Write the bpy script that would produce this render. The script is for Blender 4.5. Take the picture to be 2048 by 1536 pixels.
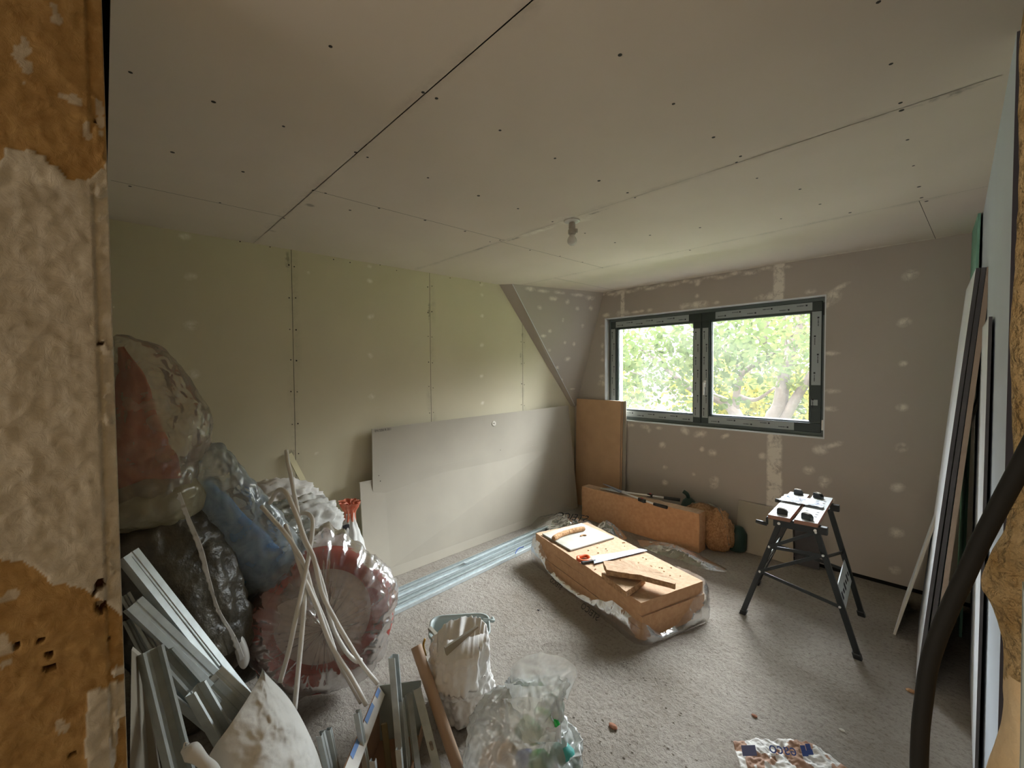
import bpy, bmesh, math, random
from mathutils import Vector, Matrix, noise
V = Vector
for o in list(bpy.data.objects): bpy.data.objects.remove(o)
SC = bpy.context.scene
COL = SC.collection
random.seed(7)

# ------------------------------------------------------------------ camera
CAM = V((3.7131, 0.0, 1.7327)); YAW, PITCH, ROLL, FPX = 0.82570, 0.03026, -0.00668, 884.57
def _axes():
    f = V((-math.sin(YAW)*math.cos(PITCH), math.cos(YAW)*math.cos(PITCH), -math.sin(PITCH)))
    r = V((math.cos(YAW), math.sin(YAW), 0)); u = r.cross(f)
    c, s = math.cos(ROLL), math.sin(ROLL)
    return c*r+s*u, -s*r+c*u, f
AR, AU, AF = _axes()
cd = bpy.data.cameras.new('camera'); cam = bpy.data.objects.new('camera', cd); COL.objects.link(cam)
m = Matrix((AR, AU, -AF)).transposed().to_4x4(); m.translation = CAM
cam.matrix_world = m
cd.sensor_width = 36; cd.lens = FPX/2048*36; cd.clip_start = 0.02; cd.clip_end = 200
SC.camera = cam
def at(px, py, x=None, y=None, z=None):
    """world point seen at a photograph pixel, on the plane x=, y= or z="""
    d = AR*((px-1024)/FPX) + AU*(-(py-768)/FPX) + AF
    if x is not None: t = (x-CAM.x)/d.x
    elif y is not None: t = (y-CAM.y)/d.y
    else: t = (z-CAM.z)/d.z
    return CAM + d*t

# ------------------------------------------------------------------ world, sun, lights, exposure
SC.view_settings.view_transform = 'Standard'; SC.view_settings.look = 'None'
SC.view_settings.gamma = 1; SC.view_settings.use_curve_mapping = False
SC.view_settings.exposure = 2.22
W = bpy.data.worlds.new('world'); SC.world = W; W.use_nodes = True
nt = W.node_tree; nt.nodes.clear()
wo = nt.nodes.new('ShaderNodeOutputWorld'); bg = nt.nodes.new('ShaderNodeBackground')
tc = nt.nodes.new('ShaderNodeTexCoord'); sx = nt.nodes.new('ShaderNodeSeparateXYZ'); cr = nt.nodes.new('ShaderNodeValToRGB')
nt.links.new(tc.outputs['Generated'], sx.inputs[0]); nt.links.new(sx.outputs['Z'], cr.inputs[0])
cr.color_ramp.elements[0].position = .12; cr.color_ramp.elements[0].color = (.10, .10, .095, 1)
cr.color_ramp.elements[1].position = .45; cr.color_ramp.elements[1].color = (.88, .95, 1, 1)
# overcast sky with an added bright lobe above the trees, lifting the light indoors
dp = nt.nodes.new('ShaderNodeVectorMath'); dp.operation = 'DOT_PRODUCT'; dp.inputs[1].default_value = V((.0, .80, .60)).normalized()
nt.links.new(tc.outputs['Generated'], dp.inputs[0])
mr = nt.nodes.new('ShaderNodeMapRange'); mr.interpolation_type = 'SMOOTHSTEP'; mr.inputs[1].default_value = .55; mr.inputs[2].default_value = .99
mr.inputs[3].default_value = 4.8; mr.inputs[4].default_value = 16
nt.links.new(dp.outputs['Value'], mr.inputs[0]); nt.links.new(mr.outputs[0], bg.inputs[1])
nt.links.new(cr.outputs[0], bg.inputs[0])
nt.links.new(bg.outputs[0], wo.inputs[0])
sd = bpy.data.lights.new('sun', 'SUN'); sd.energy = 1.2; sd.angle = math.radians(1.5); sd.color = (1, .93, .8)
so = bpy.data.objects.new('sun', sd); COL.objects.link(so)
so.rotation_euler = V((.25, .72, -.62)).to_track_quat('-Z', 'Y').to_euler(); so.location = (0, -10, 12)
# daylight entering the big window: a portal that only guides the sky light
YB, ZC = 4.542, 2.6861
WX0, WX1, WZ0, WZ1 = .485, 2.742, 1.132, 2.358
pd = bpy.data.lights.new('window_portal', 'AREA'); pd.shape = 'RECTANGLE'; pd.size = 2.3; pd.size_y = 1.3
pd.cycles.is_portal = True
po = bpy.data.objects.new('window_portal', pd); COL.objects.link(po)
po.location = ((WX0+WX1)/2, YB+.34, (WZ0+WZ1)/2); po.rotation_euler = (math.radians(-90), 0, 0)
# added fill light at the closed far end of the hallway behind the camera
hd = bpy.data.lights.new('hall_fill', 'AREA'); hd.shape = 'RECTANGLE'; hd.size = 2.0; hd.size_y = 1.9
hd.energy = 9.5; hd.color = (1, .93, .82)
ho = bpy.data.objects.new('hall_fill', hd); COL.objects.link(ho)
ho.location = (2.3, -2.95, 1.7); ho.rotation_euler = (math.radians(90), 0, 0)

# ------------------------------------------------------------------ materials
def principled(name):
    M = bpy.data.materials.new(name); M.use_nodes = True
    return M, M.node_tree, M.node_tree.nodes['Principled BSDF']
def mat(name, col, rough=.8, metal=0, var=.06, vs=6, bump=0, bs=40, spec=.3, col2=None, dist=.004):
    M, t, b = principled(name)
    b.inputs['Roughness'].default_value = rough; b.inputs['Metallic'].default_value = metal
    b.inputs['Specular IOR Level'].default_value = spec
    g = t.nodes.new('ShaderNodeNewGeometry')
    n = t.nodes.new('ShaderNodeTexNoise'); n.inputs['Scale'].default_value = vs; n.inputs['Detail'].default_value = 5
    t.links.new(g.outputs['Position'], n.inputs['Vector'])
    r = t.nodes.new('ShaderNodeValToRGB'); e = r.color_ramp.elements
    e[0].position = .3; e[1].position = .7
    c2 = col2 or tuple(min(1, c*(1+var)) for c in col); c1 = col if col2 else tuple(c*(1-var) for c in col)
    e[0].color = (*c1, 1); e[1].color = (*c2, 1)
    t.links.new(n.outputs['Fac'], r.inputs[0]); t.links.new(r.outputs[0], b.inputs['Base Color'])
    if bump:
        n2 = t.nodes.new('ShaderNodeTexNoise'); n2.inputs['Scale'].default_value = bs; n2.inputs['Detail'].default_value = 6
        t.links.new(g.outputs['Position'], n2.inputs['Vector'])
        bp = t.nodes.new('ShaderNodeBump'); bp.inputs['Strength'].default_value = bump; bp.inputs['Distance'].default_value = dist
        t.links.new(n2.outputs['Fac'], bp.inputs['Height']); t.links.new(bp.outputs[0], b.inputs['Normal'])
    return M
def film(name, col, a=.35, rough=.26, gloss=.12, noise_amt=.25, ns=9):
    """thin plastic film: clear with a milky share and a gloss, milkier where it creases"""
    M = bpy.data.materials.new(name); M.use_nodes = True; t = M.node_tree; t.nodes.clear()
    o = t.nodes.new('ShaderNodeOutputMaterial')
    tr = t.nodes.new('ShaderNodeBsdfTransparent'); tr.inputs[0].default_value = (.96, .96, .95, 1)
    di = t.nodes.new('ShaderNodeBsdfDiffuse'); di.inputs[0].default_value = (*col, 1)
    tl = t.nodes.new('ShaderNodeBsdfTranslucent'); tl.inputs[0].default_value = (*col, 1)
    gl = t.nodes.new('ShaderNodeBsdfGlossy'); gl.inputs['Roughness'].default_value = rough
    m0 = t.nodes.new('ShaderNodeMixShader'); m0.inputs[0].default_value = .4
    m1 = t.nodes.new('ShaderNodeMixShader'); m2 = t.nodes.new('ShaderNodeMixShader')
    g = t.nodes.new('ShaderNodeNewGeometry'); n = t.nodes.new('ShaderNodeTexNoise')
    n.inputs['Scale'].default_value = ns; n.inputs['Detail'].default_value = 5; n.inputs['Distortion'].default_value = .6
    t.links.new(g.outputs['Position'], n.inputs['Vector'])
    mr = t.nodes.new('ShaderNodeMapRange'); mr.inputs[1].default_value = .35; mr.inputs[2].default_value = .75
    mr.inputs[3].default_value = max(0, a-noise_amt*.5); mr.inputs[4].default_value = min(1, a+noise_amt)
    t.links.new(n.outputs['Fac'], mr.inputs[0])
    lw = t.nodes.new('ShaderNodeLayerWeight'); lw.inputs[0].default_value = .35
    ad = t.nodes.new('ShaderNodeMath'); ad.operation = 'MULTIPLY_ADD'; ad.use_clamp = True; ad.inputs[1].default_value = .35
    t.links.new(lw.outputs['Facing'], ad.inputs[0]); t.links.new(mr.outputs[0], ad.inputs[2])
    t.links.new(di.outputs[0], m0.inputs[1]); t.links.new(tl.outputs[0], m0.inputs[2])
    t.links.new(ad.outputs[0], m1.inputs[0]); t.links.new(tr.outputs[0], m1.inputs[1]); t.links.new(m0.outputs[0], m1.inputs[2])
    nb = t.nodes.new('ShaderNodeTexNoise'); nb.inputs['Scale'].default_value = 15; nb.inputs['Detail'].default_value = 5; nb.inputs['Distortion'].default_value = 1.2
    try: nb.noise_type = 'RIDGED_MULTIFRACTAL'
    except Exception: pass
    t.links.new(g.outputs['Position'], nb.inputs['Vector']); bmp = t.nodes.new('ShaderNodeBump'); bmp.inputs['Strength'].default_value = .55; bmp.inputs['Distance'].default_value = .012
    t.links.new(nb.outputs['Fac'], bmp.inputs['Height']); t.links.new(bmp.outputs[0], gl.inputs['Normal']); t.links.new(bmp.outputs[0], di.inputs['Normal'])
    fr = t.nodes.new('ShaderNodeFresnel'); fr.inputs[0].default_value = 1.5; t.links.new(bmp.outputs[0], fr.inputs['Normal'])
    f2 = t.nodes.new('ShaderNodeMath'); f2.operation = 'MULTIPLY_ADD'; f2.use_clamp = True; f2.inputs[1].default_value = .8; f2.inputs[2].default_value = gloss
    t.links.new(fr.outputs[0], f2.inputs[0]); t.links.new(f2.outputs[0], m2.inputs[0])
    t.links.new(m1.outputs[0], m2.inputs[1]); t.links.new(gl.outputs[0], m2.inputs[2]); t.links.new(m2.outputs[0], o.inputs[0])
    return M
def splat_mat(name, col, amt=.8, ns=18):
    """a smear of filler or graphite with a ragged edge, thinning out to the board under it"""
    M = bpy.data.materials.new(name); M.use_nodes = True; t = M.node_tree; t.nodes.clear()
    o = t.nodes.new('ShaderNodeOutputMaterial'); tr = t.nodes.new('ShaderNodeBsdfTransparent')
    di = t.nodes.new('ShaderNodeBsdfDiffuse'); di.inputs[0].default_value = (*col, 1)
    mx = t.nodes.new('ShaderNodeMixShader'); a = t.nodes.new('ShaderNodeAttribute'); a.attribute_name = 'fall'
    g = t.nodes.new('ShaderNodeNewGeometry'); n = t.nodes.new('ShaderNodeTexNoise'); n.inputs['Scale'].default_value = ns
    n.inputs['Detail'].default_value = 6; n.inputs['Roughness'].default_value = .7
    t.links.new(g.outputs['Position'], n.inputs['Vector'])
    mu = t.nodes.new('ShaderNodeMath'); mu.operation = 'MULTIPLY'; ad = t.nodes.new('ShaderNodeMapRange')
    nr = t.nodes.new('ShaderNodeMapRange'); nr.inputs[1].default_value = .3; nr.inputs[2].default_value = .7
    t.links.new(n.outputs['Fac'], nr.inputs[0]); t.links.new(nr.outputs[0], mu.inputs[0]); t.links.new(a.outputs['Fac'], mu.inputs[1])
    ad.inputs[1].default_value = .12; ad.inputs[2].default_value = .6; ad.inputs[4].default_value = amt
    t.links.new(mu.outputs[0], ad.inputs[0]); t.links.new(ad.outputs[0], mx.inputs[0])
    t.links.new(tr.outputs[0], mx.inputs[1]); t.links.new(di.outputs[0], mx.inputs[2]); t.links.new(mx.outputs[0], o.inputs[0])
    return M

PB = (.47, .425, .36)
M = {}
M['ceil'] = mat('ceiling plasterboard', (.62, .565, .475), .9, var=.03, vs=2.5, bump=.05, bs=300)
M['wallL'] = mat('cream plasterboard', (.50, .465, .36), .9, var=.035, vs=2, bump=.05, bs=300)
M['wallB'] = mat('grey plasterboard', (.46, .40, .335), .9, var=.04, vs=2, bump=.05, bs=300)
M['wallR'] = mat('skylight tinted plasterboard', (.55, .60, .66), .85, var=.03, vs=2, bump=.05, bs=300)  # cool cast of the skylight put into the board colour
M['wallRedge'] = mat('plasterboard cut edge dark', (.09, .08, .09), .9)
M['board'] = mat('loose plasterboard', (.40, .36, .29), .88, var=.04, vs=3, bump=.05, bs=200)
M['boardgrey'] = mat('loose grey plasterboard', (.50, .46, .40), .88, var=.04, vs=3)
M['boardwhite'] = mat('white board face', (.74, .76, .78), .7, var=.03)
M['boardbrown'] = mat('tan hardboard', (.56, .36, .21), .85, var=.05, vs=8, bump=.08, bs=150)
M['boardgreen'] = mat('green moisture board', (.24, .48, .36), .85, var=.05)
M['edgedark'] = mat('dark grey board edge', (.10, .095, .10), .9)
M['edgetan'] = mat('tan board edge', (.42, .33, .26), .9, bump=.3, bs=120)
M['gypsum'] = mat('gypsum core', (.62, .58, .50), .95, bump=.3, bs=120)
M['filler'] = splat_mat('pale filler smear', (.68, .63, .55), .75)
M['fillsolid'] = splat_mat('broad filler band', (.62, .57, .48), .95, 9)
M['graphite'] = splat_mat('grey scuff', (.2, .19, .17), .6, 25)
M['seam'] = mat('dark seam gap', (.035, .03, .025), .9)
M['recess'] = splat_mat('bare paper joint', (.36, .33, .27), .5, 14)
M['screw'] = mat('dark screw head', (.03, .027, .025), .6)
M['orange'] = mat('wood fibre insulation', (.58, .32, .165), .95, col2=(.68, .40, .22), vs=30, bump=.55, bs=130, dist=.004)
M['orangetop'] = mat('wood fibre broad face', (.44, .29, .175), .95, col2=(.54, .37, .24), vs=35, bump=.5, bs=140, dist=.004)
M['crumb'] = mat('torn wood fibre', (.36, .19, .09), .95, col2=(.62, .37, .19), vs=60, bump=1, bs=90, dist=.01)
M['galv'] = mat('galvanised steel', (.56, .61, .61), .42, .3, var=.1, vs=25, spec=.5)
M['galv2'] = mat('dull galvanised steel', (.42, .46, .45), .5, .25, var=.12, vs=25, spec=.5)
M['blacksteel'] = mat('black powder coated steel', (.018, .022, .022), .4, .1, spec=.5)
M['plasticblack'] = mat('black plastic', (.02, .022, .022), .35, spec=.5)
M['bolt'] = mat('zinc bolt', (.75, .75, .72), .35, .5)
M['benchtop'] = mat('pale laminate top', (.52, .53, .51), .5, var=.03, spec=.2)
M['benchedge'] = mat('brown chipboard edge', (.36, .19, .13), .85, bump=.2, bs=200)
M['paper'] = mat('white blue paper', (.70, .76, .84), .7, col2=(.80, .84, .88), vs=20)
M['darkframe'] = mat('anthracite window profile', (.035, .05, .047), .4, spec=.5)
M['greyframe'] = mat('grey green profile under film', (.15, .185, .18), .35, spec=.5)
M['tape'] = mat('grey protective tape', (.36, .40, .40), .5, var=.05, spec=.4)
M['ink'] = mat('black print', (.03, .03, .035), .8)
M['inkblue'] = mat('blue print', (.06, .10, .30), .8)
M['white'] = mat('white plastic', (.78, .77, .73), .4, var=.02, spec=.4)
M['creamplastic'] = mat('cream plastic conduit', (.84, .82, .77), .45, var=.03, spec=.4)
M['creamstrip'] = mat('cream strip', (.66, .60, .38), .7)
M['glassedge'] = mat('white outer render', (.75, .75, .72), .9)
M['sackwhite'] = mat('woven white sack', (.66, .65, .61), .75, var=.05, vs=12, bump=.25, bs=25, dist=.01)
M['sackgrey'] = mat('grey white sack', (.82, .79, .75), .7, var=.05, vs=10, bump=.3, bs=20, dist=.01)
M['orangeplastic'] = mat('orange plastic', (.75, .14, .04), .45, spec=.4)
M['sawblue'] = mat('saw blade steel', (.30, .34, .42), .5, .3, var=.05, vs=8, spec=.2)
M['redstuff'] = mat('red fabric bundle', (.42, .10, .065), .8, col2=(.52, .15, .09), vs=16, bump=.6, bs=14, dist=.02)
M['redhose'] = mat('dusty red hose', (.42, .075, .06), .6, col2=(.50, .12, .09), vs=12)
M['bluestuff'] = mat('blue cloth', (.07, .22, .50), .7, col2=(.16, .38, .70), vs=9, bump=.3, bs=30, dist=.01)
M['darkbag'] = mat('dark olive plastic', (.05, .045, .033), .32, col2=(.115, .10, .07), vs=8, bump=.8, bs=16, dist=.02, spec=.5)
M['olivecloth'] = mat('olive cloth', (.20, .17, .10), .85, bump=.4, bs=18, dist=.01)
M['cardboard'] = mat('brown cardboard', (.40, .25, .16), .85, var=.06, vs=10)
M['cardtube'] = mat('cardboard tube', (.46, .32, .22), .7, var=.05, vs=8)
M['grey bucket'] = mat('grey green tub plastic', (.40, .46, .44), .4, spec=.4)
M['hose'] = mat('black foam hose', (.014, .013, .011), .75, var=.1, vs=20)
M['darkvoid'] = mat('dark void', (.012, .011, .010), 1)
M['foam'] = mat('ochre expanding foam', (.46, .28, .10), .85, col2=(.76, .55, .29), vs=22, bump=1, bs=48, dist=.05)  # mottled tones paint in relief shading lost under flat light
M['foamsmooth'] = mat('smooth ochre foam', (.70, .50, .28), .75, col2=(.80, .62, .38), vs=9, bump=.5, bs=22, dist=.03)
M['green'] = mat('green plastic', (.03, .32, .09), .4, spec=.5)
M['bluebottle'] = mat('blue plastic', (.03, .10, .34), .4, spec=.5)
M['teal'] = mat('teal plastic', (.05, .30, .27), .4, spec=.5)
M['peach'] = mat('peach paper', (.62, .36, .22), .8)
M['bark'] = mat('bark', (.12, .095, .08), .95, bump=.6, bs=20, dist=.02)
M['bluetie'] = mat('blue strap', (.04, .09, .35), .5)
M['kraft'] = mat('kraft paper', (.42, .26, .18), .8, bump=.3, bs=20, dist=.01)
M['paperwhite'] = mat('white coated paper', (.72, .70, .66), .65, bump=.3, bs=18, dist=.01)
M['redbrick'] = mat('brick dust', (.34, .16, .10), .95, bump=.5, bs=60)
M['film'] = film('clear film', (.55, .52, .48), .12, gloss=.04, noise_amt=.12)
M['filmred'] = film('clear film over red', (.76, .70, .58), .24, gloss=.06, noise_amt=.22)
M['filmpink'] = film('milky film', (.80, .72, .69), .24, gloss=.06, noise_amt=.35, ns=7)
M['filmblue'] = film('milky pale blue film', (.76, .84, .84), .34, gloss=.06, noise_amt=.25)
M['filmgreen'] = film('crumpled greenish film', (.50, .52, .44), .42, gloss=.04, noise_amt=.2)
M['filmyellow'] = film('yellowish cloudy film', (.66, .60, .40), .55, gloss=.05, noise_amt=.2)
M['filmwhite'] = film('milky white film', (.93, .96, .93), .38, gloss=.07, noise_amt=.2)

# concrete floor
Mf, t, b = principled('rough concrete floor'); M['floor'] = Mf
b.inputs['Roughness'].default_value = .92; b.inputs['Specular IOR Level'].default_value = .2
g = t.nodes.new('ShaderNodeNewGeometry')
def nz(scale, detail=6, rough=.6, dist=0):
    n = t.nodes.new('ShaderNodeTexNoise'); n.inputs['Scale'].default_value = scale; n.inputs['Detail'].default_value = detail
    n.inputs['Roughness'].default_value = rough; n.inputs['Distortion'].default_value = dist
    t.links.new(g.outputs['Position'], n.inputs['Vector']); return n
n1 = nz(1.6, 6, .6, .4); n2 = nz(45, 6, .7); n3 = nz(11, 9, .75, .1)
r1 = t.nodes.new('ShaderNodeValToRGB'); r1.color_ramp.elements[0].position = .32; r1.color_ramp.elements[1].position = .68
r1.color_ramp.elements[0].color = (.33, .285, .235, 1); r1.color_ramp.elements[1].color = (.46, .415, .36, 1)
t.links.new(n1.outputs['Fac'], r1.inputs[0])
r2 = t.nodes.new('ShaderNodeValToRGB'); r2.color_ramp.elements[0].position = .3; r2.color_ramp.elements[1].position = .5
r2.color_ramp.elements[0].color = (.50, .48, .45, 1); r2.color_ramp.elements[1].color = (1, 1, 1, 1)
t.links.new(n2.outputs['Fac'], r2.inputs[0])
mx = t.nodes.new('ShaderNodeMix'); mx.data_type = 'RGBA'; mx.blend_type = 'MULTIPLY'; mx.inputs[0].default_value = .8
t.links.new(r1.outputs[0], mx.inputs[6]); t.links.new(r2.outputs[0], mx.inputs[7]); t.links.new(mx.outputs[2], b.inputs['Base Color'])
ad = t.nodes.new('ShaderNodeMath'); ad.operation = 'MULTIPLY_ADD'; ad.inputs[1].default_value = .35
t.links.new(n2.outputs['Fac'], ad.inputs[0]); t.links.new(n3.outputs['Fac'], ad.inputs[2])
bp = t.nodes.new('ShaderNodeBump'); bp.inputs['Strength'].default_value = 1; bp.inputs['Distance'].default_value = .028
t.links.new(ad.outputs[0], bp.inputs['Height']); t.links.new(bp.outputs[0], b.inputs['Normal'])

# plaster of the broken wall end: white plaster and ochre paint, chosen by the vertex value 'ochre'
Mp, t, b = principled('old plaster with ochre paint'); M['plaster'] = Mp
b.inputs['Roughness'].default_value = .93; b.inputs['Specular IOR Level'].default_value = .2
g = t.nodes.new('ShaderNodeNewGeometry'); a = t.nodes.new('ShaderNodeAttribute'); a.attribute_name = 'ochre'
def ramp(n, c1, c2, p=(.3, .7)):
    r = t.nodes.new('ShaderNodeValToRGB'); r.color_ramp.elements[0].position = p[0]; r.color_ramp.elements[1].position = p[1]
    r.color_ramp.elements[0].color = (*c1, 1); r.color_ramp.elements[1].color = (*c2, 1); t.links.new(n.outputs['Fac'], r.inputs[0]); return r
ra = ramp(nz(14, 8, .7), (.50, .46, .38), (.70, .665, .58)); rb = ramp(nz(22, 8, .7, .6), (.36, .21, .08), (.50, .33, .14))
mx = t.nodes.new('ShaderNodeMix'); mx.data_type = 'RGBA'
t.links.new(a.outputs['Fac'], mx.inputs[0]); t.links.new(ra.outputs[0], mx.inputs[6]); t.links.new(rb.outputs[0], mx.inputs[7])
h = t.nodes.new('ShaderNodeAttribute'); h.attribute_name = 'hole'
m3 = t.nodes.new('ShaderNodeMix'); m3.data_type = 'RGBA'; m3.inputs[7].default_value = (.10, .045, .02, 1)
t.links.new(h.outputs['Fac'], m3.inputs[0]); t.links.new(mx.outputs[2], m3.inputs[6]); t.links.new(m3.outputs[2], b.inputs['Base Color'])
bp = t.nodes.new('ShaderNodeBump'); bp.inputs['Strength'].default_value = .9; bp.inputs['Distance'].default_value = .008
t.links.new(nz(38, 8, .7, .8).outputs['Fac'], bp.inputs['Height']); t.links.new(bp.outputs[0], b.inputs['Normal'])

# leaves
def leafmat(name, c1, c2):
    Mx = bpy.data.materials.new(name); Mx.use_nodes = True; t = Mx.node_tree; t.nodes.clear()
    o = t.nodes.new('ShaderNodeOutputMaterial'); d = t.nodes.new('ShaderNodeBsdfDiffuse'); l = t.nodes.new('ShaderNodeBsdfTranslucent')
    g = t.nodes.new('ShaderNodeNewGeometry'); n = t.nodes.new('ShaderNodeTexNoise'); n.inputs['Scale'].default_value = 5; n.inputs['Detail'].default_value = 4
    t.links.new(g.outputs['Position'], n.inputs['Vector'])
    r = t.nodes.new('ShaderNodeValToRGB'); r.color_ramp.elements[0].position = .35; r.color_ramp.elements[1].position = .65
    r.color_ramp.elements[0].color = (*c1, 1); r.color_ramp.elements[1].color = (*c2, 1); t.links.new(n.outputs['Fac'], r.inputs[0])
    t.links.new(r.outputs[0], d.inputs[0]); t.links.new(r.outputs[0], l.inputs[0])
    mx = t.nodes.new('ShaderNodeMixShader'); mx.inputs[0].default_value = .45
    t.links.new(d.outputs[0], mx.inputs[1]); t.links.new(l.outputs[0], mx.inputs[2]); t.links.new(mx.outputs[0], o.inputs[0])
    return Mx
M['leafgreen'] = leafmat('green leaves', (.045, .066, .022), (.085, .10, .036))
M['leafyellow'] = leafmat('yellow leaves', (.13, .12, .026), (.18, .155, .03))
M['leafpale'] = leafmat('pale leaves', (.08, .093, .033), (.13, .137, .047))
# window pane
Mg = bpy.data.materials.new('window pane'); Mg.use_nodes = True; t = Mg.node_tree; t.nodes.clear(); M['pane'] = Mg
o = t.nodes.new('ShaderNodeOutputMaterial'); tr = t.nodes.new('ShaderNodeBsdfTransparent'); gl = t.nodes.new('ShaderNodeBsdfGlossy'); gl.inputs['Roughness'].default_value = .02
tl = t.nodes.new('ShaderNodeBsdfTranslucent'); tl.inputs[0].default_value = (.9, .92, .9, 1)
m1 = t.nodes.new('ShaderNodeMixShader'); m2 = t.nodes.new('ShaderNodeMixShader'); fr = t.nodes.new('ShaderNodeFresnel'); fr.inputs[0].default_value = 1.25
g = t.nodes.new('ShaderNodeNewGeometry'); n = nz(2.2, 5); mr = t.nodes.new('ShaderNodeMapRange'); mr.inputs[1].default_value = .35; mr.inputs[2].default_value = .75
mr.inputs[3].default_value = .004; mr.inputs[4].default_value = .022
t.links.new(n.outputs['Fac'], mr.inputs[0]); t.links.new(mr.outputs[0], m1.inputs[0])
t.links.new(tr.outputs[0], m1.inputs[1]); t.links.new(tl.outputs[0], m1.inputs[2]); t.links.new(fr.outputs[0], m2.inputs[0])
t.links.new(m1.outputs[0], m2.inputs[1]); t.links.new(gl.outputs[0], m2.inputs[2]); t.links.new(m2.outputs[0], o.inputs[0])

# ------------------------------------------------------------------ object helpers (all shapes given in world coordinates)
def thing(name, label, cat, base=(0, 0, 0), group=None):
    o = bpy.data.objects.new(name, None); o.empty_display_size = .05; COL.objects.link(o); o.location = base
    o['label'] = label; o['category'] = cat
    if group: o['group'] = group
    return o
def struct(o):
    o['kind'] = 'structure'; return o
def sempty(name, base=(0, 0, 0)):
    o = bpy.data.objects.new(name, None); COL.objects.link(o); o.location = base; return struct(o)
def wloc(o):
    l = V(o.location)
    while o.parent: o = o.parent; l += o.location
    return l
def obj(name, bm, mats, parent=None, base=None, smooth=False, bevel=0, label=None):
    if not isinstance(mats, (list, tuple)): mats = [mats]
    if parent is not None: org = wloc(parent)
    elif base is not None: org = V(base)
    else:
        zs = [v.co for v in bm.verts]; n = len(zs)
        org = V((sum(c.x for c in zs)/n, sum(c.y for c in zs)/n, min(c.z for c in zs)))
    bm.normal_update()
    me = bpy.data.meshes.new(name); bm.to_mesh(me); bm.free()
    me.transform(Matrix.Translation(-org))
    for mm in mats: me.materials.append(M[mm] if isinstance(mm, str) else mm)
    if smooth:
        for p in me.polygons: p.use_smooth = True
    o = bpy.data.objects.new(name, me); COL.objects.link(o)
    if parent is not None: o.parent = parent
    else: o.location = org
    if bevel:
        md = o.modifiers.new('bevel', 'BEVEL'); md.width = bevel; md.segments = 2; md.limit_method = 'ANGLE'
    if label: o['label'] = label
    return o
def tag(o, label, cat, group=None):
    o['label'] = label; o['category'] = cat
    if group: o['group'] = group
    return o
def face(bm, pts, mi=0):
    f = bm.faces.new([bm.verts.new(V(p)) for p in pts]); f.material_index = mi; return f
def box(bm, x0, x1, y0, y1, z0, z1, mi=0):
    c = [bm.verts.new((x, y, z)) for x in (x0, x1) for y in (y0, y1) for z in (z0, z1)]
    for q in ((0, 1, 3, 2), (4, 6, 7, 5), (0, 4, 5, 1), (2, 3, 7, 6), (0, 2, 6, 4), (1, 5, 7, 3)):
        bm.faces.new([c[i] for i in q]).material_index = mi
def obox(bm, c, ax, ay, az, mi=0):
    """box centred on c with half vectors ax, ay, az"""
    c = V(c); ax, ay, az = V(ax), V(ay), V(az)
    v = [bm.verts.new(c+sx*ax+sy*ay+sz*az) for sx in (-1, 1) for sy in (-1, 1) for sz in (-1, 1)]
    for q in ((0, 1, 3, 2), (4, 6, 7, 5), (0, 4, 5, 1), (2, 3, 7, 6), (0, 2, 6, 4), (1, 5, 7, 3)):
        bm.faces.new([v[i] for i in q]).material_index = mi
def prism(bm, poly, d, mi=0, mi_side=None):
    """polygon poly (list of points) extruded by vector d"""
    d = V(d); a = [bm.verts.new(V(p)) for p in poly]; b = [bm.verts.new(V(p)+d) for p in poly]
    n = len(poly); bm.faces.new(a).material_index = mi; bm.faces.new(b[::-1]).material_index = mi
    for i in range(n):
        bm.faces.new([a[i], b[i], b[(i+1) % n], a[(i+1) % n]]).material_index = mi if mi_side is None else mi_side
def bar(bm, p, q, w, t, up=(0, 0, 1), mi=0):
    p, q = V(p), V(q); d = (q-p); L = d.length; d.normalize(); s = d.cross(V(up)).normalized(); u = s.cross(d)
    obox(bm, (p+q)/2, d*L/2, s*w/2, u*t/2, mi)
def catmull(pts, n):
    pts = [V(p) if not isinstance(p, V) else p for p in pts]
    out = []
    P = [2*pts[0]-pts[1]]+pts+[2*pts[-1]-pts[-2]]
    for i in range(1, len(P)-2):
        for k in range(n):
            s = k/n
            out.append(.5*((2*P[i])+(P[i+1]-P[i-1])*s+(2*P[i-1]-5*P[i]+4*P[i+1]-P[i+2])*s*s+(3*P[i]-P[i-1]-3*P[i+1]+P[i+2])*s**3))
    out.append(pts[-1]); return out
def tube(bm, pts, r, n=12, sub=6, mi=0, cap=True):
    pts = catmull(pts, sub) if sub > 1 else [V(p) for p in pts]
    rr = r if callable(r) else (lambda s: r)
    prev = None; nrm = None; m_ = len(pts)
    rings = []
    for i, p in enumerate(pts):
        d = (pts[min(i+1, m_-1)]-pts[max(i-1, 0)]).normalized()
        if nrm is None: nrm = d.orthogonal().normalized()
        else: nrm = (nrm-d*nrm.dot(d)).normalized()
        bn = d.cross(nrm); R_ = rr(i/(m_-1))
        rings.append([bm.verts.new(p+R_*(math.cos(a)*nrm+math.sin(a)*bn)) for a in [2*math.pi*k/n for k in range(n)]])
    for a, b in zip(rings, rings[1:]):
        for k in range(n): bm.faces.new([a[k], a[(k+1) % n], b[(k+1) % n], b[k]]).material_index = mi
    if cap:
        bm.faces.new(rings[0][::-1]).material_index = mi; bm.faces.new(rings[-1]).material_index = mi
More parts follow.
